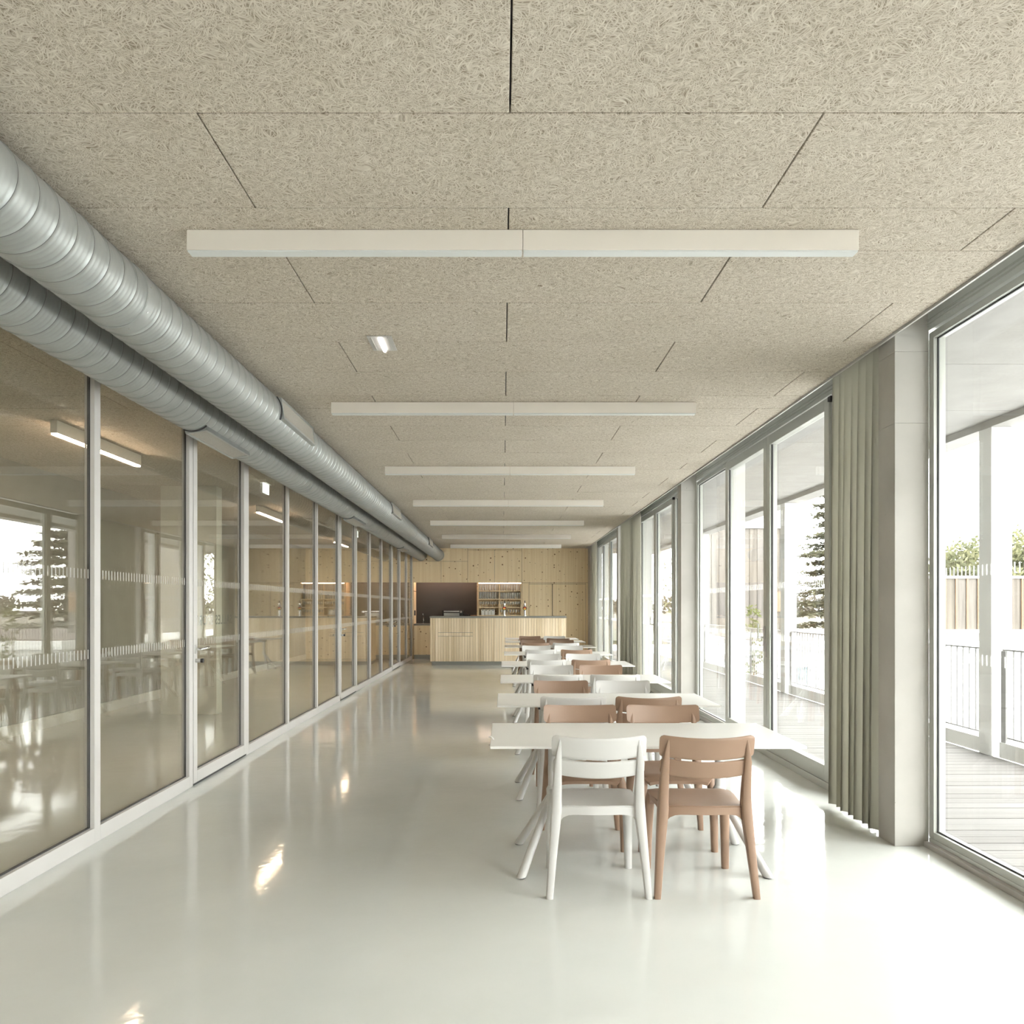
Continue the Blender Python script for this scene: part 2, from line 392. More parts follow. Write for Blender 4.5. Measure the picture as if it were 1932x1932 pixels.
# ------------------------------------------------------------------ right side: columns, windows, doors
COLS = [-6.45, -0.91, 4.63, 10.17, 15.71]
names = ['fifth from the bar, in the end corner', 'beside the camera', 'standing between curtain and tall single window', 'bare of curtains beside glass doors', 'half hidden by the pleated curtains']
names[1] = 'fourth from the bar, at the end of the window row'
for c, nm in zip(COLS, names):
    r = thing('concrete_column', ((XR-0.1), c+0.1, 0), 'pale cast concrete column ' + nm, 'column', 'concrete columns along the windows', 'structure')
    for z0, z1 in ((0, 2.48), (2.48, 2.90), (2.90, CEIL+0.2)):
        obj('cast_section', boxes((XR-0.2, XR, c, c+0.2, z0+0.0003, z1-0.0003)), 'concrete', r, world=True, bevel=0.0025)
ZH0, ZH1 = 3.02, CEIL+0.2
def dashes(pane, x, ya, yb):
    bm = bmesh.new(); yy = ya+0.03
    while yy < yb-0.02:
        for z in (1.095, 1.57): bx(bm, x-0.0002, x+0.0002, yy, yy+0.011, z, z+0.055)
        yy += 0.0375
    d = obj('safety_dashes', bm, 'dash', pane, world=True); d['kind'] = 'stuff'; d['label'] = 'two rows of short white dashes on the glass'
wn = [0]; dn = [0]
def win_r(ya, yb, label, fj=0.05):
    wn[0] += 1
    w = thing('window_%d' % wn[0], (XR+0.03, (ya+yb)/2, 0), label, 'window', kind='structure')
    z0, z1 = 0.055, ZH0-0.015
    for nm2, b in (('jamb', (XR, XR+0.07, ya, ya+fj, z0, z1)), ('jamb', (XR, XR+0.07, yb-fj, yb, z0, z1)),
                   ('sill_rail', (XR, XR+0.07, ya+fj, yb-fj, z0, z0+0.04)), ('head_rail', (XR, XR+0.07, ya+fj, yb-fj, z1-0.04, z1))):
        obj(nm2, boxes(b), 'alu', w, world=True, bevel=0.003)
    g = 0.007
    obj('seal', boxes((XR+0.022, XR+0.0295, ya+fj, ya+fj+g, z0+0.04, z1-0.04), (XR+0.022, XR+0.0295, yb-fj-g, yb-fj, z0+0.04, z1-0.04),
                      (XR+0.022, XR+0.0295, ya+fj+g, yb-fj-g, z0+0.04, z0+0.04+g), (XR+0.022, XR+0.0295, ya+fj+g, yb-fj-g, z1-0.04-g, z1-0.04)), 'seal', w, world=True)
    p = obj('pane', boxes((XR+0.03, XR+0.05, ya+fj, yb-fj, z0+0.04, z1-0.04)), 'glass_out', w, world=True)
    dashes(p, XR+0.0285, ya+fj+g, yb-fj-g)
    return w
def door_leaf(d, ya, yb, handle):
    z0, z1 = 0.062, ZH0-0.02; st = 0.085
    lf = obj('leaf_frame', boxes((XR-0.02, XR+0.05, ya, ya+st, z0, z1), (XR-0.02, XR+0.05, yb-st, yb, z0, z1),
                          (XR-0.02, XR+0.05, ya+st, yb-st, z0, z0+0.12), (XR-0.02, XR+0.05, ya+st, yb-st, z1-0.09, z1)), 'alu', d, world=True, bevel=0.003)
    g = 0.012
    obj('seal', boxes((XR-0.002, XR+0.0095, ya+st, ya+st+g, z0+0.12, z1-0.09), (XR-0.002, XR+0.0095, yb-st-g, yb-st, z0+0.12, z1-0.09)), 'seal', d, world=True)
    p = obj('pane', boxes((XR+0.01, XR+0.03, ya+st, yb-st, z0+0.12, z1-0.09)), 'glass_out', d, world=True)
    dashes(p, XR+0.0085, ya+st+g, yb-st-g)
    if handle:
        hp = obj('handle_plate', boxes((XR-0.034, XR-0.02, ya+0.022, ya+0.052, 0.98, 1.22)), 'white_frame', d, world=True, bevel=0.003)
        hb = bmesh.new(); tube(hb, [(XR-0.034, ya+0.037, 1.115), (XR-0.085, ya+0.037, 1.115)], 0.009, 10)
        tube(hb, [(XR-0.085, ya+0.037, 1.108), (XR-0.085, ya+0.037, 1.245)], 0.009, 10)
        obj('lever', hb, 'chrome', d, world=True, smooth=True)
        obj('lock_box', boxes((XR-0.03, XR-0.02, ya-0.01, ya+0.02, 0.93, 1.10)), 'white_frame', d, world=True, bevel=0.003)
bays = [(-6.25, -5.09, -3.68, -2.29, -0.91, 'last'), (-0.71, 0.45, 1.86, 3.25, 4.63, 'end'), (4.83, 6.0, 7.42, 8.78, 10.17, 'near'), (10.37, 11.5, 12.86, 14.24, 15.71, 'mid'), (15.91, 16.95, 18.28, 19.6, 20.75, 'bar')]
wlab = {('last', 0): 'narrow fixed window in the end corner behind the viewer', ('last', 1): 'large fixed window behind the viewer before the fourth column', ('end', 0): 'narrow fixed window beside the end column', ('end', 1): 'large fixed window next to the bare front column, no curtain before it',
        ('near', 0): 'narrow fixed window hidden behind the first pleated curtain', ('near', 1): 'fixed window between glass doors and the second bare column',
        ('mid', 0): 'narrow fixed window just past the bare second column', ('mid', 1): 'fixed window beside the middle pleated curtain',
        ('bar', 0): 'narrow fixed window behind the middle curtain', ('bar', 1): 'narrow fixed window by the corner curtain near the bar'}
dlab = {'last': 'aluminium framed double glass door furthest from the bar', 'end': 'aluminium framed double glass door of the bay without curtains', 'near': 'aluminium framed double glass door beside the first pleated curtain',
        'mid': 'aluminium framed double glass door between bare column and middle curtain', 'bar': 'aluminium framed double glass door nearest the bar wall'}
for a, m1, m2, m3, b, nm in bays:
    win_r(a, m1-0.035, wlab[(nm, 0)]); win_r(m3+0.03, b, wlab[(nm, 1)])
    dn[0] += 1
    d = thing('door_%d' % dn[0], (XR, (m1+m3)/2, 0), dlab[nm], 'door', kind='structure')
    door_leaf(d, m1+0.004, m2-0.003, False); door_leaf(d, m2+0.003, m3, True)
    obj('door_bracket', boxes((XR-0.03, XR, m1-0.05, m1+0.0, ZH0-0.06, ZH0-0.025)), 'black', d, world=True)
    # pale posts that flank the double door, standing out of the facade
    for yy in (m1-0.033, m3+0.002):
        obj('post', boxes((XR+0.0, XR+0.2, yy, yy+0.03, 0.0, ZH0)), 'ext_white', d, world=True)
    obj('threshold', boxes((XR-0.02, XR+0.12, m1, m3, 0.0, 0.058)), 'alu_light', d, world=True, bevel=0.004)
t = thing('trim_3', (XR, 9, ZH0), 'aluminium head profile running along the tops of the windows', 'trim', kind='structure')
obj('profile', boxes((XR-0.005, XR+0.09, Y0, YB, ZH0, ZH1)), 'alu_light', t, world=True)
for dz in (0.03, 0.055, 0.115): obj('fin', boxes((XR-0.012, XR-0.005, Y0, YB, ZH0+dz, ZH0+dz+0.008)), 'alu', t, world=True)
t = thing('trim_4', (XR, 9, 0), 'low aluminium sill track along the window bases', 'trim', kind='structure')
for a, m1, m2, m3, b, nm in bays:
    for ya, yb in ((a, m1-0.033), (m3+0.032, b)):
        obj('track', boxes((XR-0.03, XR+0.09, ya, yb, 0.0, 0.03)), 'white_frame', t, world=True, bevel=0.003)
        obj('track', boxes((XR, XR+0.09, ya, yb, 0.031, 0.054)), 'alu_light', t, world=True)
t = obj('wall_right', boxes((XR-0.2, XR+0.12, 20.76, YB+0.6, 0, ZH1), (XR, XR+0.12, Y0, -6.46, 0, ZH1)), 'concrete'); tag(t, 'short concrete wall ends of the window side', 'wall', kind='structure')

# ------------------------------------------------------------------ left glass partition
MUL = [-6.5, -5.1, -3.7, -2.3, -0.9, 0.5, 1.9, 3.31, 4.72, 6.14, 7.50, 8.93, 10.33, 11.74, 13.12, 14.50, 15.90, 17.30, 18.72, 20.05, 21.2]
doors_at = {6.14, 11.74, 17.30}
doors_at.add(0.5)
t = thing('trim_5', (XL, 9, 0), 'white lacquered posts and rails carrying the long glass partition', 'trim', kind='structure')
for m_ in MUL:
    w = 0.07
    obj('mullion', boxes((XL-0.06, XL, m_-w/2, m_+w/2, 0.0, CEIL-0.005)), 'white_frame', t, world=True, bevel=0.002)
for a, b in zip(MUL[:-1], MUL[1:]):
    obj('head_rail', boxes((XL-0.06, XL, a+0.035, b-0.035, CEIL-0.07, CEIL-0.005)), 'white_frame', t, world=True)
    if a not in doors_at: obj('base_rail', boxes((XL-0.06, XL, a+0.035, b-0.035, 0.0, 0.09)), 'white_frame', t, world=True, bevel=0.002)
pane_no = len(MUL)-1
for i, (a, b) in enumerate(zip(MUL[:-1], MUL[1:])):
    k = pane_no - i
    if a in doors_at:
        dn[0] += 1
        nth = {17.30: 'first', 11.74: 'second', 6.14: 'third', 0.5: 'fourth'}[a]
        d = thing('door_%d' % dn[0], (XL, (a+b)/2, 0), 'white framed glass door in the left partition, %s from the bar' % nth, 'door', kind='structure')
        ya, yb = a+0.04, b-0.04; st = 0.075
        obj('leaf_frame', boxes((XL-0.055, XL+0.004, ya, ya+st, 0.018, CEIL-0.075), (XL-0.055, XL+0.004, yb-st, yb, 0.018, CEIL-0.075),
                                (XL-0.055, XL+0.004, ya+st, yb-st, 0.018, 0.11), (XL-0.055, XL+0.004, ya+st, yb-st, CEIL-0.16, CEIL-0.075)), 'white_frame', d, world=True, bevel=0.002)
        obj('threshold', boxes((XL-0.05, XL-0.004, a+0.036, b-0.036, 0.0, 0.016)), 'black', d, world=True)
        ga, gb = ya+st, yb-st; z0, z1 = 0.11, CEIL-0.16
        hb = bmesh.new()
        tube(hb, [(XL+0.004, ya+0.04, 1.07), (XL+0.05, ya+0.04, 1.07), (XL+0.058, ya+0.055, 1.072), (XL+0.058, ya+0.17, 1.078)], 0.0105, 10)
        obj('lever', hb, 'chrome', d, world=True, smooth=True)
        obj('rose_plate', boxes((XL+0.004, XL+0.012, ya+0.02, ya+0.06, 1.035, 1.105)), 'steel', d, world=True, bevel=0.002)
        lb = bmesh.new(); tube(lb, [(XL+0.004, ya+0.04, 0.98), (XL+0.045, ya+0.04, 0.98)], 0.016, 12)
        lk = obj('lock_cylinder', lb, 'steel', d, world=True, smooth=True)
        lb = bmesh.new(); tube(lb, [(XL+0.045, ya+0.04, 0.98), (XL+0.065, ya+0.04, 0.98)], 0.017, 12)
        obj('lock_knob', lb, 'black', d, world=True, smooth=True)
        par = d
    else:
        wn[0] += 1
        par = thing('window_%d' % wn[0], (XL, (a+b)/2, 0), 'fixed pane of the left glass partition, %s bay from the bar wall' % ordinal(k), 'window', kind='structure')
        ga, gb = a+0.035, b-0.035; z0, z1 = 0.09, CEIL-0.07
    g = 0.006
    obj('seal', boxes((XL-0.042, XL-0.026, ga, ga+g, z0, z1), (XL-0.042, XL-0.026, gb-g, gb, z0, z1), (XL-0.042, XL-0.026, ga+g, gb-g, z0, z0+g)), 'seal', par, world=True)
    p = obj('pane', boxes((XL-0.044, XL-0.028, ga+g, gb-g, z0+g, z1)), 'glass_in', par, world=True)
    dashes(p, XL-0.0265, ga+g, gb-g)
    if a == 6.14:
        cu = bpy.data.curves.new('lettering', 'FONT'); cu.body = 'SALLES SPORTS'; cu.size = 0.112; cu.space_character = 1.08; cu.offset = 0.0022
        to = bpy.data.objects.new('lettering_tmp', cu); link(to)
        bpy.context.view_layer.update()
        me = bpy.data.meshes.new_from_object(to.evaluated_get(bpy.context.evaluated_depsgraph_get()))
        bpy.data.objects.remove(to, do_unlink=True)
        wd = max(v.co.x for v in me.vertices)
        sx = 0.94/wd
        for v in me.vertices:
            x_, y_ = v.co.x*sx, v.co.y
            v.co = Vector((XL-0.0455, 7.2-x_, 1.255+y_)) - Vector(par.location)
        me.materials.clear(); me.materials.append(M['ink'])
        lo = bpy.data.objects.new('lettering', me); lo.parent = par; link(lo); lo['label'] = 'dark lettering on the outer glass, reversed from inside'

# corridor behind the partition
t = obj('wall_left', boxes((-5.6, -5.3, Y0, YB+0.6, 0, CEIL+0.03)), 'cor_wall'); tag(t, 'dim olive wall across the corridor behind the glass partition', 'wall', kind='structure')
t = obj('baseboard_left', boxes((-5.3, -5.28, Y0, YB, 0, 0.13)), 'cor_base'); tag(t, 'pale baseboard across the corridor behind the glass', 'baseboard', kind='structure')
t = obj('trim_6', boxes((-4.46, -3.73, 10.3, 10.5, 0, CEIL)), 'cor_pale', bevel=0.004); tag(t, 'pale full height pier standing in the corridor behind the glass', 'pier', kind='structure')
for k, (ya, yb) in enumerate(((-4.4, -2.9), (1.1, 2.6), (6.65, 8.2), (12.2, 13.7), (17.8, 19.3))):
    l = thing('corridor_lamp', (-3.78, (ya+yb)/2, CEIL), 'lit linear lamp on the corridor ceiling, %s from the bar wall' % ('fifth', 'fourth', 'third', 'second', 'first')[k], 'lamp', 'lit lamps in the corridor')
    obj('housing', boxes((-3.81, -3.75, ya, yb, CEIL-0.11, CEIL-0.001)), 'lamp', l, world=True, bevel=0.003)
    obj('light_strip', boxes((-3.805, -3.755, ya+0.01, yb-0.01, CEIL-0.122, CEIL-0.111)), 'warm', l, world=True)
for yy, lb in ((9.85, 'second from the bar wall'), (16.0, 'first from the bar wall')):
    e = thing('exit_sign', (-2.95, yy, CEIL), 'small white hanging exit light plate in the corridor, ' + lb, 'exit sign', 'exit lights in the corridor')
    obj('sign_mount', boxes((-2.99, -2.91, yy-0.13, yy+0.13, CEIL-0.04, CEIL-0.001)), 'lamp', e, world=True)
    obj('sign_plate', boxes((-2.955, -2.945, yy-0.12, yy+0.12, CEIL-0.165, CEIL-0.041)), 'sign', e, world=True)

# wall behind the camera
t = obj('wall_rear', boxes((-5.6, 2.62, Y0-0.15, Y0, 0, CEIL+0.25)), 'cor_pale'); tag(t, 'plain pale end wall behind the viewer', 'wall', kind='structure')

# ------------------------------------------------------------------ bar wall
wb = thing('wall_back', (0, YB, 0), 'knotty spruce panelled wall behind the bar', 'wall', kind='structure')
def panel(name, x0, x1, z0, z1, y=YB, d=0.03, mat='spruce'):
    g = 0.0035
    return obj(name, boxes((x0+g, x1-g, y, y+d, z0+g, z1-g)), mat, wb, world=True, bevel=0.002)
NZ0, NZ1 = 0.95, 2.055
panel('wood_panel', -2.45, -0.934, 2.63, CEIL+0.02)
panel('wood_panel', -2.45, -1.654, NZ1, 2.63); panel('wood_panel', -1.654, -0.934, NZ1, 2.63)
panel('wood_panel', -0.934, -0.214, NZ1, 2.94); panel('wood_panel', -0.214, 0.52, NZ1, 2.94); panel('wood_panel', -0.934, 0.52, 2.94, CEIL+0.02)
panel('wood_panel', 0.52, 2.45, NZ1, CEIL+0.02); panel('wood_panel', 0.52, 0.713, 0.0, NZ1); panel('wood_panel', 0.713, 2.238, 2.02, NZ1); panel('wood_panel', 2.238, 2.45, 0.0, NZ1)
obj('substrate', boxes((-5.35, 2.6, YB+0.64, YB+0.74, 0, CEIL+0.03), (-5.35, -2.46, YB+0.04, YB+0.64, 0, CEIL+0.03), (0.56, 2.6, YB+0.04, YB+0.64, 0, CEIL+0.03), (-2.46, 0.56, YB+0.04, YB+0.64, NZ1+0.095, CEIL+0.03)), 'batten', wb, world=True)
obj('wood_panel', boxes((-5.3, -2.49, YB, YB+0.03, 0.004, 2.05)), 'spruce', wb, world=True); obj('wood_panel', boxes((-5.3, -2.49, YB, YB+0.03, 2.058, CEIL+0.02)), 'spruce', wb, world=True)
for x0, x1, lb in ((0.713, 1.338, 'flush spruce door leaf beside the glass shelves'), (1.346, 2.238, 'flush spruce door leaf beside the corner curtain')):
    dn[0] += 1
    d = obj('door_%d' % dn[0], boxes((x0+0.004, x1-0.004, YB-0.002, YB+0.028, 0.006, 2.014)), 'spruce', bevel=0.002); tag(d, lb, 'door', kind='structure')
# niche
obj('niche_side', boxes((-2.455, -2.385, YB+0.031, YB+0.63, 0.0, NZ1+0.074)), 'spruce', wb, world=True)
obj('niche_side', boxes((-0.69, -0.662, YB+0.031, YB+0.63, NZ0, NZ1+0.074)), 'spruce', wb, world=True)
obj('niche_top', boxes((-2.385, -0.69, YB+0.046, YB+0.63, NZ1+0.075, NZ1+0.09)), 'spruce', wb, world=True)
obj('led_leak_stop', boxes((-2.385, -0.692, YB+0.0305, YB+0.045, NZ1+0.004, NZ1+0.074)), 'batten', wb, world=True)  # unseen strip added to stop LED light leaking through the panel gaps
obj('splashback', boxes((-2.385, -0.69, YB+0.6, YB+0.62, NZ0, NZ1+0.074)), 'splash', wb, world=True)
led = obj('led_strip', boxes((-2.36, -0.72, YB+0.05, YB+0.075, NZ1+0.06, NZ1+0.074)), 'led'); tag(led, 'warm light strip hidden at the top of the black splashback niche', 'light strip')
led = obj('led_strip', boxes((-0.64, 0.50, YB+0.012, YB+0.03, NZ1-0.022, NZ1-0.004)), 'led_shelf'); tag(led, 'glowing warm light strip above the shelves of glasses', 'light strip')
# back cabinets
bc = thing('back_cabinet', (-1.0, YB+0.3, 0), 'low spruce cabinet with grey worktop in the black niche', 'cabinet')
obj('worktop', boxes((-2.384, -0.66, YB-0.02, YB+0.6, 0.905, 0.948)), 'greytop', bc, world=True, bevel=0.003)
obj('plinth', boxes((-2.384, -0.665, YB+0.01, YB+0.6, 0.0, 0.11)), 'plinth', bc, world=True)
obj('wood_panel', boxes((-0.66, 0.52, YB+0.01, YB+0.03, 0.0, 0.86)), 'spruce', wb, world=True)
for x0 in (-2.38, -1.81, -1.235): obj('cabinet_door', boxes((x0+0.003, x0+0.565, YB, YB+0.025, 0.115, 0.9)), 'spruce', bc, world=True, bevel=0.002)
obj('carcass', boxes((-2.384, -0.665, YB+0.03, YB+0.6, 0.115, 0.9)), 'spruce', bc, world=True)
# shelf unit
su = thing('glass_shelf', (-0.07, YB+0.15, 0), 'open spruce shelf unit with two columns of glasses', 'shelf')
SX = [-0.66, -0.085, 0.515]
SZ = [1.403+(VY-yy)/70.15 for yy in (1114.2, 1129.7, 1145.5, 1160.7)]
for x in (SX[0]+0.012, SX[1], SX[2]-0.012): obj('upright', boxes((x-0.012, x+0.012, YB+0.002, YB+0.32, 0.9, NZ1-0.03)), 'spruce', su, world=True)
for z in SZ + [0.9]:
    for a, b in ((SX[0]+0.024, SX[1]-0.012), (SX[1]+0.012, SX[2]-0.024)): obj('shelf_board', boxes((a, b, YB+0.012, YB+0.32, z-0.022, z)), 'spruce', su, world=True)
obj('top_board', boxes((SX[0], SX[2], YB+0.034, YB+0.34, NZ1-0.03, NZ1-0.012)), 'spruce', su, world=True)
obj('back_board', boxes((SX[0], SX[2], YB+0.325, YB+0.34, 0.9, NZ1-0.03)), 'spruce', su, world=True)

# glasses
tall = mesh_of(lathe(bmesh.new(), [(0.024, 0), (0.026, 0.004), (0.031, 0.15), (0.033, 0.165), (0.031, 0.165), (0.024, 0.012)], 12), 'glass_body', 'glassware', True)
def stem_bm():
    return lathe(bmesh.new(), [(0.030, 0), (0.030, 0.003), (0.005, 0.008), (0.004, 0.065), (0.022, 0.08), (0.034, 0.11), (0.031, 0.15), (0.029, 0.15), (0.031, 0.11), (0.018, 0.085)], 12)
stem = mesh_of(stem_bm(), 'glass_body', 'glassware', True)
tumb = mesh_of(lathe(bmesh.new(), [(0.026, 0), (0.028, 0.004), (0.034, 0.062), (0.032, 0.062), (0.025, 0.010)], 12), 'glass_body', 'glassware', True)
def place(me, xa, xb, n, z, label, group, stack=1, dz=0.0, name='drinking_glass', rowsy=(YB+0.08,)):
    for yy in rowsy:
        for i in range(n):
            for s in range(stack):
                o = inst(name, me, (xa+(xb-xa)*(i+0.5)/n, yy, z+0.001+s*dz)); tag(o, label, 'glass', group)
A0, A1, B0, B1 = SX[0]+0.03, SX[1]-0.02, SX[1]+0.02, SX[2]-0.03
place(tall, A0, A1, 8, SZ[0], 'tall clear glass on the top shelf next to the black splashback', 'tall glasses, top shelf by the splashback')
place(tall, B0, B1, 8, SZ[0], 'tall clear glass on the top shelf next to the spruce doors', 'tall glasses, top shelf by the doors')
place(tumb, A0, A1, 8, SZ[1], 'low clear tumbler stacked on the second shelf by the splashback', 'stacked tumblers, second shelf', stack=3, dz=0.062)
place(tall, B0, B1, 9, SZ[1], 'tall clear glass on the second shelf next to the spruce doors', 'tall glasses, second shelf by the doors')
place(stem, A0, A1, 8, SZ[2], 'clear stemmed glass on the third shelf by the splashback', 'stemmed glasses, third shelf by the splashback', name='stemmed_glass')
place(stem, B0, B1, 9, SZ[2], 'clear stemmed glass on the third shelf next to the spruce doors', 'stemmed glasses, third shelf by the doors', name='stemmed_glass')
place(stem, B0, B1, 7, SZ[3], 'clear stemmed glass on the lowest shelf behind the beer taps', 'stemmed glasses, lowest shelf', name='stemmed_glass')
for i in range(4):
    x = A0+0.10+i*0.092
    o = thing('storage_box', (x, YB+0.12, SZ[3]), 'frosted white plastic box in the row on the lowest shelf', 'box', 'plastic boxes on the lowest shelf')
    obj('body', boxes((x-0.042, x+0.042, YB+0.04, YB+0.25, SZ[3]+0.001, SZ[3]+0.15)), 'plastic_box', o, world=True, bevel=0.006)
    obj('grip_hole', boxes((x-0.014, x+0.014, YB+0.038, YB+0.041, SZ[3]+0.118, SZ[3]+0.138)), 'black', o, world=True)
# things on the back worktop
cm = thing('coffee_machine', (-1.36, YB+0.3, 0.948), 'black and steel coffee machine on the back worktop', 'coffee machine')
obj('body', boxes((-1.65, -1.07, YB+0.2, YB+0.55, 0.97, 1.315)), 'black', cm, world=True, bevel=0.01)
obj('front_panel', boxes((-1.59, -1.17, YB+0.185, YB+0.199, 1.02, 1.24)), 'steel', cm, world=True, bevel=0.003)
obj('cup_rail', boxes((-1.59, -1.17, YB+0.17, YB+0.2, 1.265, 1.295)), 'chrome', cm, world=True, bevel=0.003)
for x in (-1.48, -1.28):
    gb_ = bmesh.new(); tube(gb_, [(x, YB+0.184, 1.13), (x, YB+0.08, 1.12)], 0.016, 10); obj('filter_handle', gb_, 'black', cm, world=True, smooth=True)
obj('gauge', lathe(bmesh.new(), [(0.03, 0), (0.03, 0.01)], 14, (0, 0, 0)), 'chrome', cm).location = (0.235, -0.105, 0.32)
cm.children[-1].rotation_euler = (math.pi/2, 0, 0)
for x in (-1.6, -1.12):
    for y_ in (0.22, 0.48): obj('foot', boxes((x-0.02, x+0.02, YB+y_, YB+y_+0.04, 0.949, 0.969)), 'black', cm, world=True)
gr = thing('coffee_grinder', (-0.98, YB+0.35, 0.948), 'small black grinder beside the coffee machine', 'grinder')
obj('body', boxes((-1.04, -0.92, YB+0.26, YB+0.46, 0.949, 1.2)), 'black', gr, world=True, bevel=0.008)
obj('spout', boxes((-1.0, -0.96, YB+0.2, YB+0.259, 1.08, 1.11)), 'chrome', gr, world=True)
bk = thing('wicker_basket', (-0.79, YB+0.25, 0.948), 'round wicker basket leaning on the back worktop by the shelves', 'basket')
b_ = lathe(bmesh.new(), [(0.055, 0.0), (0.075, 0.10), (0.08, 0.13), (0.074, 0.13), (0.05, 0.01)], 16); obj('bowl', b_, 'wicker', bk, smooth=True).location = (0, 0, 0.10)
obj('stand', lathe(bmesh.new(), [(0.05, 0.001), (0.035, 0.10)], 14), 'black', bk)
fa = thing('faucet', (-2.17, YB+0.45, 0.948), 'small chrome faucet over the back worktop', 'faucet')
fb = bmesh.new(); tube(fb, [(-2.17, YB+0.45, 0.949), (-2.17, YB+0.45, 1.17), (-2.17, YB+0.41, 1.21), (-2.17, YB+0.3, 1.205)], 0.014, 10); obj('spout', fb, 'chrome', fa, world=True, smooth=True)
obj('lever', boxes((-2.155, -2.08, YB+0.44, YB+0.46, 1.17, 1.185)), 'black', fa, world=True)
ph = obj('wall_handset', boxes((-2.384, -2.35, YB+0.1, YB+0.16, 1.17, 1.31)), 'black', bevel=0.01); tag(ph, 'black handset on the side of the niche left of the splashback', 'handset')

# bar counter
CY0, CY1, CX0, CX1, CT = 19.0, 19.72, -1.741, 1.531, 1.177
ct = thing('bar_counter', (0, 19.3, 0), 'long bar counter clad in vertical pale wood strips with a thin grey top', 'bar counter')
obj('worktop', boxes((CX0-0.01, CX1+0.01, CY0-0.02, CY1+0.02, CT-0.04, CT)), 'greytop', ct, world=True, bevel=0.004)
obj('carcass', boxes((CX0+0.03, CX1-0.03, CY0+0.05, CY1, 0.09, CT-0.041)), 'greytop', ct, world=True)
obj('plinth', boxes((CX0+0.04, CX1-0.04, CY0+0.045, CY1-0.04, 0.0, 0.089)), 'plinth', ct, world=True)
nb = 51; bw = (CX1-CX0)/nb
hz = (0.784, 0.700); hx0, hx1 = (829-948)/78.4, (893-948)/78.4
def strip(x, z0, z1):
    key = (round(z1-z0, 4),)
    if key not in strip.c:
        bm = bmesh.new(); w = bw/2-0.0015
        bx(bm, -w, w, 0, 0.045, 0, z1-z0)
        strip.c[key] = mesh_of(bm, 'wood_strip', 'counter', bevel=0.003)
    inst('wood_strip', strip.c[key], (x, CY0-ct.location.y+random.choice((0, 0.003, 0.006)), z0), ct)
strip.c = {}
for i in range(nb):
    x = CX0+bw*(i+0.5)
    if hx0 < x < hx1:
        strip(x, 0.09, hz[1]-0.004); strip(x, hz[1]+0.004, hz[0]-0.004); strip(x, hz[0]+0.004, CT-0.042)
    else: strip(x, 0.09, CT-0.042)
for x, s in ((CX0, 1), (CX1, -1)):
    for j in range(11):
        ya = CY0+0.05+j*0.06
        obj('side_strip', boxes((min(x, x+s*0.028), max(x, x+s*0.028), ya+0.0015, ya+0.0585, 0.09, CT-0.042)), 'counter', ct, world=True, bevel=0.003)
for x, lb in ((0.045, 'in front of the shelves'), (0.545, 'beside the spruce doors')):
    tp = thing('beer_tap', (x, 19.32, CT), 'chrome beer tap with round badge on the bar, ' + lb, 'beer tap', 'beer taps on the bar')
    obj('column', lathe(bmesh.new(), [(0.04, 0.001), (0.04, 0.012), (0.026, 0.018), (0.026, 0.27), (0.030, 0.28), (0.024, 0.31), (0.008, 0.318), (0.006, 0.34)], 16), 'chrome', tp, smooth=True)
    bd = obj('badge', lathe(bmesh.new(), [(0.048, 0), (0.05, 0.006), (0.046, 0.014)], 20), 'black', tp, smooth=True); bd.location = (0, -0.03, 0.19); bd.rotation_euler = (math.pi/2, 0, 0)
    bm = bmesh.new(); vs = [bm.verts.new((0.034*math.cos(a), 0.034*math.sin(a), 0.0155)) for a in [math.pi*k/10 for k in range(11)]]; bm.faces.new(vs); obj('badge_upper', bm, 'red', bd)
    bm = bmesh.new(); vs = [bm.verts.new((0.034*math.cos(a), 0.034*math.sin(a), 0.0155)) for a in [math.pi+math.pi*k/10 for k in range(11)]]; bm.faces.new(vs); obj('badge_lower', bm, 'yellow', bd)
    sp = bmesh.new(); tube(sp, [(0, -0.02, 0.255), (0, -0.085, 0.25), (0, -0.095, 0.225)], [0.011, 0.010, 0.008], 10); obj('spout', sp, 'chrome', tp, smooth=True)
    hd = bmesh.new(); tube(hd, [(0, -0.02, 0.30), (0, -0.05, 0.375)], [0.007, 0.012], 10); obj('tap_lever', hd, 'black', tp, smooth=True)

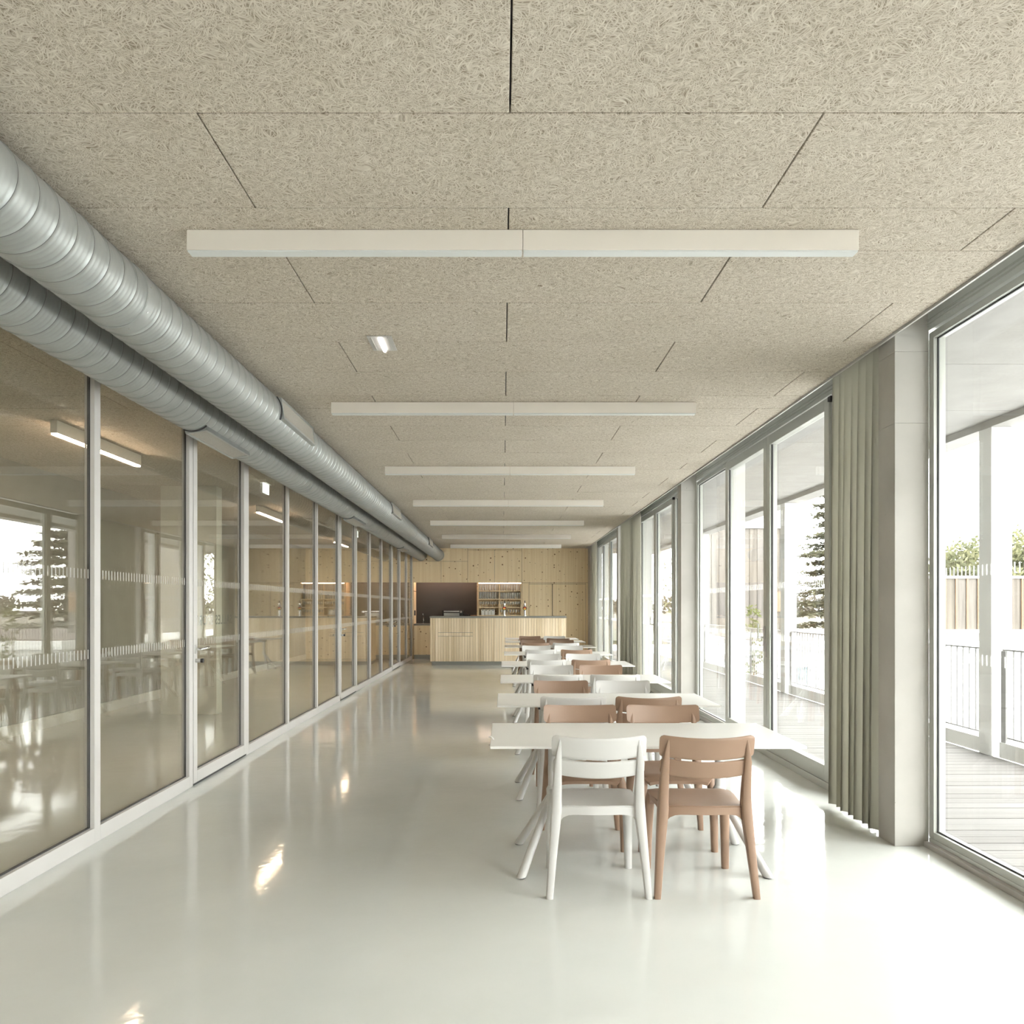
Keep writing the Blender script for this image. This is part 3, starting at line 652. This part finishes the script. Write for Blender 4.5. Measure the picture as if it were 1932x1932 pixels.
# ------------------------------------------------------------------ ducts
def duct(cx, cz, label):
    R, pitch, n = 0.1525, 0.12, 56
    ya, yb = -2.0, YB+0.0
    prof = [(0.0, 0.0035), (0.022, 0.0035), (0.045, -0.0012), (0.22, 0.0), (0.27, 0.0012), (0.32, 0.0), (0.47, 0.0), (0.52, 0.0012), (0.57, 0.0), (0.72, 0.0), (0.77, 0.0012), (0.82, 0.0), (0.955, -0.0012), (0.978, 0.0035)]
    turns = int((yb-ya)/pitch)
    d = thing('ventilation_duct', (cx, ya, cz), label, 'duct', 'spiral ventilation ducts')
    V, Fc, mi = [], [], []
    P = len(prof); cols = n*turns+1
    for c in range(cols):
        a = 2*math.pi*c/n; y0 = pitch*c/n
        for t_, dr in prof:
            V.append(((R+dr)*math.cos(a), y0+t_*pitch, (R+dr)*math.sin(a)))
    for c in range(cols-1):
        for j in range(P-1):
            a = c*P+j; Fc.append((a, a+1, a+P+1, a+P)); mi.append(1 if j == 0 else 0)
        if c+n < cols-1:
            Fc.append((c*P+P-1, (c+n)*P, (c+n+1)*P, (c+1)*P+P-1)); mi.append(0)
    me = bpy.data.meshes.new('spiral_tube'); me.from_pydata(V, [], Fc); me.materials.append(M['duct']); me.materials.append(M['seam_shade'])
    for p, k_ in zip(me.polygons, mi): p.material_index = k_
    for p in me.polygons: p.use_smooth = True
    o = bpy.data.objects.new('spiral_tube', me); o.parent = d; link(o)
    fl_ = bmesh.new()
    rings = [[(r*math.cos(2*math.pi*k/40), yy-ya, r*math.sin(2*math.pi*k/40)) for k in range(40)] for r, yy in ((R-0.01, yb-0.05), (R+0.009, yb-0.05), (R+0.009, yb-0.001), (R-0.01, yb-0.001))]
    loft(fl_, rings, cap=True); obj('end_collar', fl_, 'duct', d, smooth=True)
    for cy in ((3.12, 8.6, 14.3) if cx < -2 else (3.5, 9.0, 14.6)):
        cb = bmesh.new()
        rings = [[(r*math.cos(2*math.pi*k/40), yy-ya, r*math.sin(2*math.pi*k/40)) for k in range(40)] for r, yy in ((R+0.001, cy), (R+0.006, cy+0.002), (R+0.006, cy+0.06), (R+0.001, cy+0.062))]
        loft(cb, rings, cap=False); obj('coupling', cb, 'duct', d, smooth=True)
        for k in range(5):
            a = -2.6+k*0.7
            sb = bmesh.new(); p0 = Vector(((R+0.005)*math.cos(a), cy+0.03-ya, (R+0.005)*math.sin(a))); q = Vector((math.cos(a), 0, math.sin(a)))
            tube(sb, [p0, p0+q*0.004], 0.004, 8); obj('screw', sb, 'chrome', d)
    return d, R, ya
dA = duct(-1.727, EYE+1.394, 'right hand galvanised spiral duct nearer the ceiling lamps')
dB = duct(-2.19, EYE+1.396, 'left hand galvanised spiral duct next to the glass partition')
def grille(dd, yc, ang, L=0.95, w=0.155):
    d, R, ya = dd
    g = obj('air_grille', bmesh.new(), 'duct', d)
    g.location = (0, yc-ya, 0); g.rotation_euler = (0, -ang, 0)     # local +x points out of the duct
    bm = bmesh.new(); h = R+0.012; iw = w/2
    bx(bm, h-0.06, h, -L/2, L/2, -iw, -iw+0.018); bx(bm, h-0.06, h, -L/2, L/2, iw-0.018, iw)
    bx(bm, h-0.05, h, -L/2, -L/2+0.02, -iw+0.018, iw-0.018); bx(bm, h-0.05, h, L/2-0.02, L/2, -iw+0.018, iw-0.018)
    old = g.data; g.data = mesh_of(bm, 'air_grille', 'duct', bevel=0.002); bpy.data.meshes.remove(old)
    obj('perforated_plate', boxes((h-0.012, h-0.005, -L/2+0.02, L/2-0.02, -iw+0.018, iw-0.018)), 'grille', g)
    eb = bmesh.new()
    arc = [(-0.55+1.1*k/12) for k in range(13)]
    loft(eb, [[((R+dr)*math.cos(a), -L/2-0.012+dy, (R+dr)*math.sin(a)) for dr, dy in ((0.002, 0), (0.009, 0), (0.009, 0.011), (0.002, 0.011))] for a in arc]); obj('end_seal', eb, 'seal', g)
for yc in (6.1, 11.75, 17.4): grille(dA, yc, math.radians(8))
for yc in (6.05, 11.6, 17.2): grille(dB, yc, math.radians(-80))

# ------------------------------------------------------------------ ceiling lamps
LY = [3.296+2.776*k for k in range(7)]
for k, yy in enumerate(LY):
    nth = 7-k
    l = thing('linear_lamp', (0.085, yy+0.028, CEIL), 'long white linear ceiling lamp, %s from the bar wall' % ordinal(nth), 'lamp', 'linear ceiling lamps')
    for x0, x1 in ((-1.318, 0.084), (0.086, 1.488)):
        obj('housing', boxes((x0, x1, yy, yy+0.056, CEIL-0.084, CEIL-0.0005)), 'lamp', l, world=True, bevel=0.0015)
        obj('diffuser', boxes((x0+0.003, x1-0.003, yy+0.003, yy+0.053, CEIL-0.091, CEIL-0.0845)), 'diffuser', l, world=True)
em = thing('emergency_light', (-0.717, 4.71, CEIL), 'small recessed emergency light plate with a bright tube in the ceiling', 'light')
obj('plate', boxes((-0.79, -0.645, 4.585, 4.84, CEIL-0.006, CEIL-0.0005)), 'white_frame', em, world=True, bevel=0.002)
obj('side_rib', boxes((-0.768, -0.764, 4.6, 4.825, CEIL-0.009, CEIL-0.0061)), 'alu', em, world=True); obj('side_rib', boxes((-0.671, -0.667, 4.6, 4.825, CEIL-0.009, CEIL-0.0061)), 'alu', em, world=True)
tb_ = bmesh.new(); tube(tb_, [(-0.717, 4.605, CEIL-0.012), (-0.717, 4.82, CEIL-0.012)], 0.011, 10); obj('tube', tb_, 'cool', em, world=True, smooth=True)

# ------------------------------------------------------------------ tables
TW, TD, TZ = 1.6, 0.8, 0.70
TY = [3.98, 5.63, 7.40, 9.44, 11.64, 13.78, 15.75, 17.17]
TX = [0.737, 0.762, 0.780, 0.788, 0.824, 0.840, 0.859, 0.862]
def make_table(loc, label):
    t = thing('table', loc, label, 'table', 'white tables in a row')
    obj('tabletop', boxes((-TW/2, TW/2, -TD/2, TD/2, TZ-0.014, TZ)), 'table', t, bevel=0.0035)
    for s in (-1, 1):
        hx = s*0.462
        hub = (hx, 0, 0.375)
        b = bmesh.new(); tube(b, [(hx, 0, 0.36), (hx, 0, TZ-0.03)], 0.022, 14); obj('post', b, 'white_plastic', t, smooth=True)
        b = bmesh.new(); lathe(b, [(0.012, -0.035), (0.030, -0.02), (0.032, 0.02), (0.022, 0.04)], 14, hub); obj('hub', b, 'white_plastic', t, smooth=True)
        obj('top_bracket', boxes((hx-0.05, hx+0.05, -0.26, 0.26, TZ-0.032, TZ-0.0145)), 'black', t, bevel=0.003)
        obj('bracket_block', boxes((hx-0.03, hx+0.03, -0.05, 0.05, TZ-0.075, TZ-0.0325)), 'black', t, bevel=0.004)
        for q in (-1, 1):
            b = bmesh.new(); foot = (s*0.636, q*0.285, 0.012)
            hv, fv = Vector(hub), Vector(foot); dr = (fv-hv).normalized()
            a_ = dr.cross(Vector((0, 0, 1))).normalized(); b2 = dr.cross(a_)
            rg = [[hv+(fv-hv)*t_+a_*r_*math.cos(w_)+b2*r_*math.sin(w_) for w_ in [2*math.pi*k/14 for k in range(14)]] for t_, r_ in ((0, 0.019), (0.5, 0.021), (0.88, 0.0235))]
            # the end is cut level with the floor
            ln = []
            for k in range(14):
                w_ = 2*math.pi*k/14; p_ = fv+a_*0.024*math.cos(w_)+b2*0.024*math.sin(w_)
                ln.append(p_+dr*((0.005-p_.z)/dr.z))
            loft(b, rg+[ln])
            lg = obj('leg', b, 'white_plastic', t, smooth=True)
            b = bmesh.new(); lathe(b, [(0.021, 0.0), (0.024, 0.0047)], 14, (foot[0]+dr.x*0.012, foot[1]+dr.y*0.012, 0.0002)); obj('foot_glide', b, 'black', lg, smooth=True)
        b = bmesh.new(); tube(b, [(hx, 0, 0.335), (hx, 0, 0.36)], 0.018, 10); obj('hub_cap', b, 'white_plastic', t, smooth=True)
    b = bmesh.new(); tube(b, [(-0.455, 0, 0.63), (0.455, 0, 0.63)], 0.014, 10); obj('cross_tube', b, 'white_plastic', t, smooth=True)
    return t
tabs = []
for k, (x, yy) in enumerate(zip(TX, TY)):
    lb = 'white rectangular table with splayed tube legs, %s from the bar' % ordinal(8-k)
    loc = (x, yy+TD/2, 0)
    tabs.append(make_table(loc, lb) if k == 0 else dup(tabs[0], loc, 0, lb))
hk = bmesh.new(); tube(hk, [(-TW/2-0.003+0.02*math.cos(a)-0.0, -0.2+0.0*a, TZ-0.006+0.022*math.sin(a)) for a in [math.radians(d) for d in range(-110, 120, 20)]], 0.003, 8)
obj('cable_hook', hk, 'white_plastic', tabs[0], smooth=True)

# ------------------------------------------------------------------ chairs
def rr(cx, cy, cz, hx, hy, n=10, e=0.55):
    pts = []
    for k in range(n):
        a = 2*math.pi*(k+0.5)/n
        c, s = math.cos(a), math.sin(a)
        pts.append((cx+hx*math.copysign(abs(c)**e, c), cy+hy*math.copysign(abs(s)**e, s), cz))
    return pts
def interp(keys, m):
    out = []
    for i in range(len(keys)-1):
        p0 = keys[max(i-1, 0)]; p1 = keys[i]; p2 = keys[i+1]; p3 = keys[min(i+2, len(keys)-1)]
        for j in range(m):
            t_ = j/m
            out.append([0.5*((2*b)+(c-a)*t_+(2*a-5*b+4*c-d)*t_*t_+(-a+3*b-3*c+d)*t_**3) for a, b, c, d in zip(p0, p1, p2, p3)])
    out.append(list(keys[-1])); return out
def back_y(z): return -0.185-0.075*max(0, (z-0.44))/0.34
def slat(z0, z1, hw, bow=0.045, th=0.013, dip=0.010, rc=0.02):
    bm = bmesh.new(); nx, nz = 22, 8
    fr, bk = [], []
    for j in range(nz+1):
        row_f, row_b = [], []
        tz = (0, 0.045, 0.12, 0.25, 0.5, 0.75, 0.88, 0.955, 1)[j]
        for i in range(nx+1):
            u = -1+2*i/nx
            # rounded corners: shorten the rows near the top and bottom edge
            dz = min(tz, 1-tz)*(z1-z0)
            sh = rc-math.sqrt(max(0, rc*rc-(rc-min(dz, rc))**2)) if dz < rc else 0
            x = u*(hw-sh)
            z = z0+(z1-z0)*tz-dip*(1-u*u)
            yb_ = back_y(z)+0.012-bow*(1-u*u)
            edge = 1 if 0 < j < nz and 0 < i < nx else 0.6
            row_f.append(bm.verts.new((x, yb_+th/2*edge, z))); row_b.append(bm.verts.new((x, yb_-th/2*edge, z)))
        fr.append(row_f); bk.append(row_b)
    for j in range(nz):
        for i in range(nx):
            bm.faces.new((fr[j][i], fr[j][i+1], fr[j+1][i+1], fr[j+1][i])); bm.faces.new((bk[j][i+1], bk[j][i], bk[j+1][i], bk[j+1][i+1]))
    for j in range(nz):
        bm.faces.new((fr[j+1][0], bk[j+1][0], bk[j][0], fr[j][0])); bm.faces.new((fr[j][nx], bk[j][nx], bk[j+1][nx], fr[j+1][nx]))
    for i in range(nx):
        bm.faces.new((fr[0][i], bk[0][i], bk[0][i+1], fr[0][i+1])); bm.faces.new((fr[nz][i+1], bk[nz][i+1], bk[nz][i], fr[nz][i]))
    return bm
def make_chair(mat, loc, rz, label):
    c = thing('chair', loc, label, 'chair', 'plastic chairs around the tables', rz=rz)
    # seat: dished plate with a rolled front edge and a bowed rear edge
    bm = bmesh.new(); nx, ny = 18, 14; top = []; bot = []
    for j in range(ny+1):
        v = j/ny; rt, rb = [], []
        for i in range(nx+1):
            u = -1+2*i/nx
            hw = 0.188+0.030*min(1, v*1.6)
            # rounded front corners
            if v > 0.82: hw -= 0.05*((v-0.82)/0.18)**2.2
            x = u*hw
            yr = -0.195-0.030*(1-u*u)
            yy = yr+(0.225-yr)*v
            z = 0.440-0.012*(1-u*u)*math.sin(math.pi*min(1, v*1.05))
            if v > 0.84: z -= 0.030*((v-0.84)/0.16)**2
            z -= 0.010*abs(u)**6
            rt.append(bm.verts.new((x, yy, z)))
            rb.append(bm.verts.new((x*0.97, yy*0.985, z-(0.026 if 0 < j < ny and 0 < i < nx else 0.018))))
        top.append(rt); bot.append(rb)
    for j in range(ny):
        for i in range(nx):
            bm.faces.new((top[j][i], top[j][i+1], top[j+1][i+1], top[j+1][i])); bm.faces.new((bot[j][i+1], bot[j][i], bot[j+1][i], bot[j+1][i+1]))
        bm.faces.new((top[j+1][0], bot[j+1][0], bot[j][0], top[j][0])); bm.faces.new((top[j][nx], bot[j][nx], bot[j+1][nx], top[j+1][nx]))
    for i in range(nx):
        bm.faces.new((top[0][i], bot[0][i], bot[0][i+1], top[0][i+1])); bm.faces.new((top[ny][i+1], bot[ny][i+1], bot[ny][i], top[ny][i]))
    obj('seat', bm, mat, c, smooth=True)
    obj('upper_slat', slat(0.680, 0.787, 0.228), mat, c, smooth=True)
    obj('lower_slat', slat(0.590, 0.672, 0.222, dip=0.012), mat, c, smooth=True)
    for s in (-1, 1):
        keys = [(s*0.239, -0.243, 0.0, 0.0165, 0.017), (s*0.220, -0.215, 0.22, 0.021, 0.025), (s*0.204, -0.194, 0.40, 0.026, 0.033), (s*0.201, -0.194, 0.47, 0.024, 0.031),
                (s*0.199, -0.213, 0.57, 0.021, 0.025), (s*0.196, -0.243, 0.68, 0.015, 0.018), (s*0.188, -0.262, 0.768, 0.004, 0.004)]
        bm = bmesh.new(); loft(bm, [rr(*k[:3], k[3], k[4], 12) for k in interp(keys, 4)]); obj('leg', bm, mat, c, smooth=True)
        keys = [(s*0.209, 0.200, 0.0, 0.020, 0.018), (s*0.206, 0.194, 0.2, 0.023, 0.022), (s*0.199, 0.182, 0.36, 0.026, 0.028), (s*0.188, 0.165, 0.425, 0.024, 0.034)]
        bm = bmesh.new(); loft(bm, [rr(*k[:3], k[3], k[4], 12, 0.8) for k in interp(keys, 4)]); obj('leg', bm, mat, c, smooth=True)
        bm = bmesh.new()                                            # side rail under the seat, flaring into the legs
        loft(bm, [[(s*0.190+dx+s*0.010*t_, yy, z_) for dx, z_ in ((-0.012, 0.425-h), (0.012, 0.425-h), (0.012, 0.425), (-0.012, 0.425))] for yy, h, t_ in ((-0.19, 0.07, 0.6), (-0.13, 0.038, 0.4), (-0.03, 0.026, 0.7), (0.08, 0.030, 0.8), (0.165, 0.075, 0.3))])
        obj('side_rail', bm, mat, c, smooth=True)
    bm = bmesh.new(); rings = []
    for i in range(17):
        u = -1+2*i/16; yy = -0.192-0.030*(1-u*u); h = 0.034+0.05*abs(u)**8
        rings.append([(u*0.195, yy-0.004, 0.432-0.008*abs(u)**4), (u*0.195, yy+0.022, 0.43), (u*0.195, yy+0.022, 0.43-h), (u*0.195, yy-0.004, 0.43-h)])
    loft(bm, rings); obj('rear_rail', bm, mat, c, smooth=True)
    return c
W_, B_ = 'white', 'brown'
seats = [  # near pair, far pair: (colour, x) by table
    ((W_, 0.468), (B_, 0.983), (B_, 0.500), (B_, 0.995)), ((W_, 0.498), (B_, 1.000), (B_, 0.500), (W_, 1.000)),
    ((W_, 0.530), (W_, 1.010), (W_, 0.530), (B_, 1.036)), ((W_, 0.537), (B_, 1.018), (W_, 0.560), (W_, 1.050)),
    ((W_, 0.572), (B_, 1.057), (W_, 0.560), (W_, 1.040)), ((B_, 0.587), (W_, 1.076), (B_, 0.570), (B_, 1.106)),
    ((B_, 0.580), (B_, 1.100), (B_, 0.590), (W_, 1.094))]
near_off, far_off = -0.180+0.243, TD+0.190-0.243
proto = {}
for k, row in enumerate(seats):
    row = [list(q) for q in row]
    for a_, b2 in ((0, 1), (2, 3)):                      # neighbours stand clear of each other
        gap = 0.52-(row[b2][1]-row[a_][1])
        if gap > 0: row[a_][1] -= gap/2; row[b2][1] += gap/2
    for j, (col, x) in enumerate(row):
        side = 'window' if j % 2 else 'aisle'
        facing = 'facing the bar' if j < 2 else 'facing away from the bar'
        lb = '%s plastic chair %s, %s side, %s table from the bar' % (col, facing, side, ordinal(8-k))
        yy = TY[k] + (near_off if j < 2 else far_off)
        rz = (0 if j < 2 else math.pi) + random.uniform(-0.006, 0.006)
        if k == 0 and j == 0: rz = 0.0
        if col not in proto: proto[col] = make_chair(col+'_plastic', (x, yy, 0), rz, lb)
        else: dup(proto[col], (x, yy, 0), rz, lb)

# ------------------------------------------------------------------ curtains
def curtain(ya, yb, xc, folds, amp, label, seed):
    rnd = random.Random(seed); n = folds*12; m = 14
    ph = [rnd.uniform(-0.7, 0.7) for _ in range(folds+2)]; am = [rnd.uniform(0.6, 1.25) for _ in range(folds+2)]
    bm = bmesh.new(); V = []
    for j in range(m+1):
        tz = j/m; z = 0.035+(CEIL+0.15-0.035)*tz
        row = []
        for i in range(n+1):
            t_ = i/n; f = t_*folds; k = int(min(f, folds-1e-6)); fr = f-k
            p_ = ph[k]*(1-fr)+ph[k+1]*fr; a_ = am[k]*(1-fr)+am[k+1]*fr
            grow = 0.45+0.55*(1-tz)**0.7
            sl = math.sin(2*math.pi*f+p_+0.5*(1-tz)*math.sin(3*f))
            x = xc+amp*a_*grow*sl
            yy = ya+(yb-ya)*t_+0.35*(yb-ya)/folds*grow*math.sin(4*math.pi*f+p_)*0.4
            row.append(bm.verts.new((x, yy, z)))
        V.append(row)
    for j in range(m):
        for i in range(n): bm.faces.new((V[j][i], V[j][i+1], V[j+1][i+1], V[j+1][i]))
    bmesh.ops.solidify(bm, geom=list(bm.faces), thickness=0.004)
    bmesh.ops.recalc_face_normals(bm, faces=bm.faces)
    c = thing('curtain', (xc, (ya+yb)/2, 0), label, 'curtain', 'pleated curtains')
    o = obj('cloth', bm, 'curtain', c, world=True, smooth=True)
    obj('glider_track', boxes((xc-0.015, xc+0.015, ya, yb, CEIL+0.15, CEIL+0.2)), 'alu', c, world=True)
    return c
curtain(4.80, 5.52, 2.325, 7, 0.062, 'grey green pleated curtain gathered beside the first bare column', 3)
curtain(13.45, 15.55, 2.34, 20, 0.042, 'grey green pleated curtain gathered in the middle of the window row', 5)
curtain(19.9, 21.15, 2.36, 12, 0.040, 'grey green pleated curtain in the corner by the bar wall', 9)

# ------------------------------------------------------------------ outside: deck, soffit, columns, railing
dk = obj('deck', boxes((2.63, 4.95, -8, 26, -0.25, -0.06)), 'alu'); tag(dk, 'timber terrace deck outside the windows', 'deck', kind='structure')
pm = mesh_of(boxes((-1.03, 1.03, -0.067, 0.067, -0.014, 0.014)), 'plank', 'deck', bevel=0.003)
yy = -7.9
while yy < 25.9:
    inst('plank', pm, (3.655, yy, -0.038+random.uniform(-0.0015, 0.0015)), dk); yy += 0.14
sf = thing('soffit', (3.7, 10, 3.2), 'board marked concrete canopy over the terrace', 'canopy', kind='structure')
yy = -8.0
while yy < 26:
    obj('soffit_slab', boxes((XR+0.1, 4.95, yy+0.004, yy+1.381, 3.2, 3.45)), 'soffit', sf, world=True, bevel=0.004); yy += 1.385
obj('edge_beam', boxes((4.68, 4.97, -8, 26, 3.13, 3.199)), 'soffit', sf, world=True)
for c in (-3.52, 2.02, 7.56, 13.1, 18.64, 24.18):
    k = int(round((24.18-c)/5.54))+1
    o = obj('terrace_column', boxes((4.68, 4.88, c, c+0.2, -0.03, 3.129)), 'ext_white', bevel=0.006); tag(o, 'square white terrace column outside, %s counted from the far end' % ordinal(k), 'column', 'white terrace columns')
bar_me = mesh_of(boxes((-0.006, 0.006, -0.006, 0.006, 0, 0.815)), 'bar', 'ext_steel')
cols_y = [-3.52, 2.02, 7.56, 13.1, 18.64, 24.18]
for k, (a, b) in enumerate(zip(cols_y[:-1], cols_y[1:])):
    ya, yb = a+0.24, b-0.04
    r = thing('railing', (4.78, (ya+yb)/2, 0), 'white steel railing between terrace columns, %s section from the far end' % ordinal(5-k), 'railing', 'terrace railings')
    obj('top_rail', boxes((4.76, 4.80, ya, yb, 0.985, 1.0)), 'ext_steel', r, world=True); obj('bottom_rail', boxes((4.765, 4.795, ya, yb, 0.155, 0.169)), 'ext_steel', r, world=True)
    obj('kickboard', boxes((4.73, 4.745, ya, yb, -0.03, 0.115)), 'ext_white', r, world=True)
    np_ = 4
    for q in range(np_): 
        y_ = ya+(yb-ya-0.07)*q/(np_-1)
        obj('post', boxes((4.746, 4.764, y_, y_+0.07, -0.03, 0.984)), 'ext_steel', r, world=True)
    nb_ = int((yb-ya)/0.11)
    for q in range(nb_): inst('bar', bar_me, (0, ya+0.06+q*0.11-(ya+yb)/2, 0.17), r)

# neighbouring buildings
G = -1.5
gd = obj('ground', boxes((-400, 500, -200, 600, G-0.3, G)), 'field'); tag(gd, 'dry yellow field reaching to the horizon', 'ground', kind='structure')
pv = obj('courtyard', boxes((4.98, 40, -30, 60, G, G+0.02)), 'paving'); tag(pv, 'pale paved yard below the terrace', 'yard', kind='structure')
gs = obj('grass_strip', boxes((5, 120, 62, 95, G, G+0.25)), 'grass'); tag(gs, 'green verge between yard and dry field', 'verge', kind='structure')
wbld = thing('white_building', (12, 23, G), 'low white rendered building with pinkish flat roof beyond the railing', 'building')
obj('body', boxes((6.6, 24, 20.5, 31, G+0.02, 0.3)), 'ext_white', wbld, world=True)
obj('fascia', boxes((6.4, 24.2, 20.3, 31.2, 0.3, 0.52)), 'ext_white', wbld, world=True, bevel=0.01)
obj('roofing', boxes((6.5, 24.1, 20.5, 31.1, 0.52, 0.545)), 'roofgravel', wbld, world=True)
for x in (7.6, 9.6, 15.5, 18.0):
    w_ = obj('window', boxes((x, x+0.32, 20.47, 20.5, -0.85, -0.12)), 'ext_white', wbld, world=True)
    obj('pane', boxes((x+0.02, x+0.14, 20.455, 20.469, -0.82, -0.15), (x+0.18, x+0.30, 20.455, 20.469, -0.82, -0.15)), 'darkglass', w_, world=True)
def timber_box(name, x0, x1, y0, y1, z0, z1, step, label):
    t = thing(name, ((x0+x1)/2, (y0+y1)/2, z0), label, 'building')
    obj('core', boxes((x0+0.03, x1-0.03, y0+0.03, y1, z0, z1-0.02)), 'timber', t, world=True)
    n_ = int(round((x1-x0)/step)); st = (x1-x0)/n_
    for i in range(n_): obj('cladding_board', boxes((x0+i*st+0.012, x0+(i+1)*st-0.012, y0+random.uniform(0, 0.012), y0+0.03, z0, z1-0.02)), 'timber', t, world=True)
    m_ = int((y1-y0)/step)
    for i in range(m_):
        for xx in (x0, x1-0.03): obj('cladding_board', boxes((xx, xx+0.03, y0+0.03+i*step+0.012, y0+0.03+(i+1)*step-0.012, z0, z1-0.02)), 'timber', t, world=True)
    obj('coping', boxes((x0-0.05, x1+0.05, y0-0.05, y1+0.05, z1-0.02, z1+0.06)), 'ext_white', t, world=True)
    return t
tbx = timber_box('timber_building', 6.6, 9.35, 25.9, 29.5, 0.545, 4.0, 0.25, 'tall grey weathered timber box on the roof beyond the glass doors')
obj('board_patch', boxes((8.75, 9.3, 25.86, 25.9, 1.25, 1.9)), 'batten', tbx, world=True)
fn = timber_box('timber_fence', 13.4, 22.0, 25.9, 26.3, 0.66, 2.36, 0.36, 'long brown timber screen with pale battens on the white roof')
obj('base_curb', boxes((13.3, 22.1, 25.8, 26.4, 0.545, 0.66)), 'ext_white', fn, world=True)
for i in range(24): obj('batten', boxes((13.42+i*0.36-0.012, 13.42+i*0.36+0.03, 25.85, 25.9, 0.66, 2.33)), 'batten', fn, world=True)

# trees
def leaves(bm, centre, rad, n, size, rnd, flat=False):
    for _ in range(n):
        while True:
            p = Vector((rnd.uniform(-1, 1), rnd.uniform(-1, 1), rnd.uniform(-1, 1)))
            if p.length <= 1: break
        p = Vector(centre)+Vector((p.x*rad[0], p.y*rad[1], p.z*rad[2]))
        d = Vector((rnd.uniform(-1, 1), rnd.uniform(-1, 1), rnd.uniform(-0.25, 0.25) if flat else rnd.uniform(-1, 1))).normalized()
        e = d.cross(Vector((rnd.uniform(-0.3, 0.3), rnd.uniform(-0.3, 0.3), 1) if flat else (rnd.uniform(-1, 1), rnd.uniform(-1, 1), rnd.uniform(-1, 1)))).normalized()
        s = size*rnd.uniform(0.6, 1.3)
        a, b, c, q = p-d*s, p+e*s*0.45, p+d*s, p-e*s*0.45
        bm.faces.new([bm.verts.new(v) for v in (a, b, c, q)])
def broad_tree(loc, h, r, mat, label, seed, n=5200, size=0.13, group='trees beyond the terrace'):
    rnd = random.Random(seed)
    t = thing('tree', loc, label, 'tree', group)
    b = bmesh.new(); tube(b, [(0, 0, 0), (0.1, 0, h*0.3), (0, 0.1, h*0.75)], [0.05*r+0.06, 0.04*r+0.04, 0.03], 10)
    for k in range(7):
        a = k*0.9; tube(b, [(0.05, 0, h*(0.28+0.05*k)), (r*0.55*math.cos(a), r*0.55*math.sin(a), h*(0.45+0.06*k))], [0.05, 0.015], 7)
    obj('trunk', b, 'bark', t, smooth=True)
    b = bmesh.new()
    for k in range(26):
        a = rnd.uniform(0, 6.28); q = rnd.uniform(0.1, 0.75)*r; z = h*rnd.uniform(0.35, 0.88)
        leaves(b, (q*math.cos(a), q*math.sin(a), z), (r*0.36, r*0.36, h*0.11), n//26, size, rnd)
    o = obj('foliage', b, mat, t); o['kind'] = 'stuff'
    return t
def cedar(loc, h, r, label, seed):
    rnd = random.Random(seed)
    t = thing('conifer', loc, label, 'tree', 'trees beyond the terrace')
    b = bmesh.new(); tube(b, [(0, 0, 0), (0, 0, h)], [0.28, 0.04], 10)
    f = bmesh.new(); z = 1.6
    while z < h-0.4:
        rr_ = r*(1-(z/h)**1.6)*rnd.uniform(0.8, 1.1)+0.3
        n_ = 7
        for k in range(n_):
            a = 2*math.pi*(k+rnd.random()*0.7)/n_; L = rr_*rnd.uniform(0.65, 1.05)
            tip = (L*math.cos(a), L*math.sin(a), z-0.10*L)
            tube(b, [(0, 0, z), tip], [0.05, 0.012], 5)
            for q in range(5):
                s_ = 0.3+0.16*q
                leaves(f, (tip[0]*s_, tip[1]*s_, z+(tip[2]-z)*s_), (0.55, 0.55, 0.17), 44, 0.17, rnd, True)
        z += rnd.uniform(0.42, 0.62)
    obj('trunk', b, 'bark', t, smooth=True)
    o = obj('foliage', f, 'leaf_b', t); o['kind'] = 'stuff'
    return t
cedar((17.6, 41, G), 10.2, 3.1, 'layered conifer beyond the glass doors in front of the field', 11)
broad_tree((20.0, 35, G), 6.5, 2.6, 'leaf_a', 'leafy tree rising behind the timber screen, nearer the tall window', 21)
broad_tree((24.5, 37, G), 7.4, 3.0, 'leaf_a', 'leafy tree behind the far end of the timber screen', 22)
broad_tree((16.2, 12, G), 8.0, 2.8, 'leaf_a', 'leafy tree standing in the yard beside the white building', 23)
broad_tree((12.0, 47, G), 9.3, 3.0, 'leaf_a', 'thin leafy tree rising behind the tall timber box', 24, n=1500)
broad_tree((19.0, 3.0, G), 8.2, 3.4, 'leaf_a', 'broad leafy tree across the yard from the tall window', 25)
broad_tree((18.0, -6.0, G), 8.6, 3.4, 'leaf_a', 'broad leafy tree at the near end of the yard', 26)
sh = thing('climbing_shrub', (5.15, 16.2, G), 'light green climbing shrub outside the railing by the timber box', 'shrub')
b = bmesh.new(); tube(b, [(0, 0, 0.02), (0.05, 0.1, 1.2), (0, 0.05, 2.7)], [0.025, 0.018, 0.006], 7); obj('stem', b, 'bark', sh, smooth=True)
b = bmesh.new(); rnd = random.Random(4)
for z in (0.9, 1.25, 1.6, 1.9, 2.2, 2.5, 2.8): leaves(b, (rnd.uniform(-0.08, 0.08), rnd.uniform(-0.15, 0.15), z), (0.16, 0.22, 0.16), 42, 0.055, rnd)
obj('foliage', b, 'leaf_d', sh)['kind'] = 'stuff'
b = bmesh.new(); rnd = random.Random(8)
for k in range(70):
    x = -60+k*7+rnd.uniform(-2, 2)
    leaves(b, (x+60, 330+rnd.uniform(-10, 10), G+3+rnd.uniform(-1, 1.5)), (7, 5, rnd.uniform(3.0, 5.5)), 140, 1.3, rnd)
hg = obj('distant_tree_line', b, 'leaf_c'); tag(hg, 'hazy tree line on the far side of the dry field', 'tree line', kind='stuff')
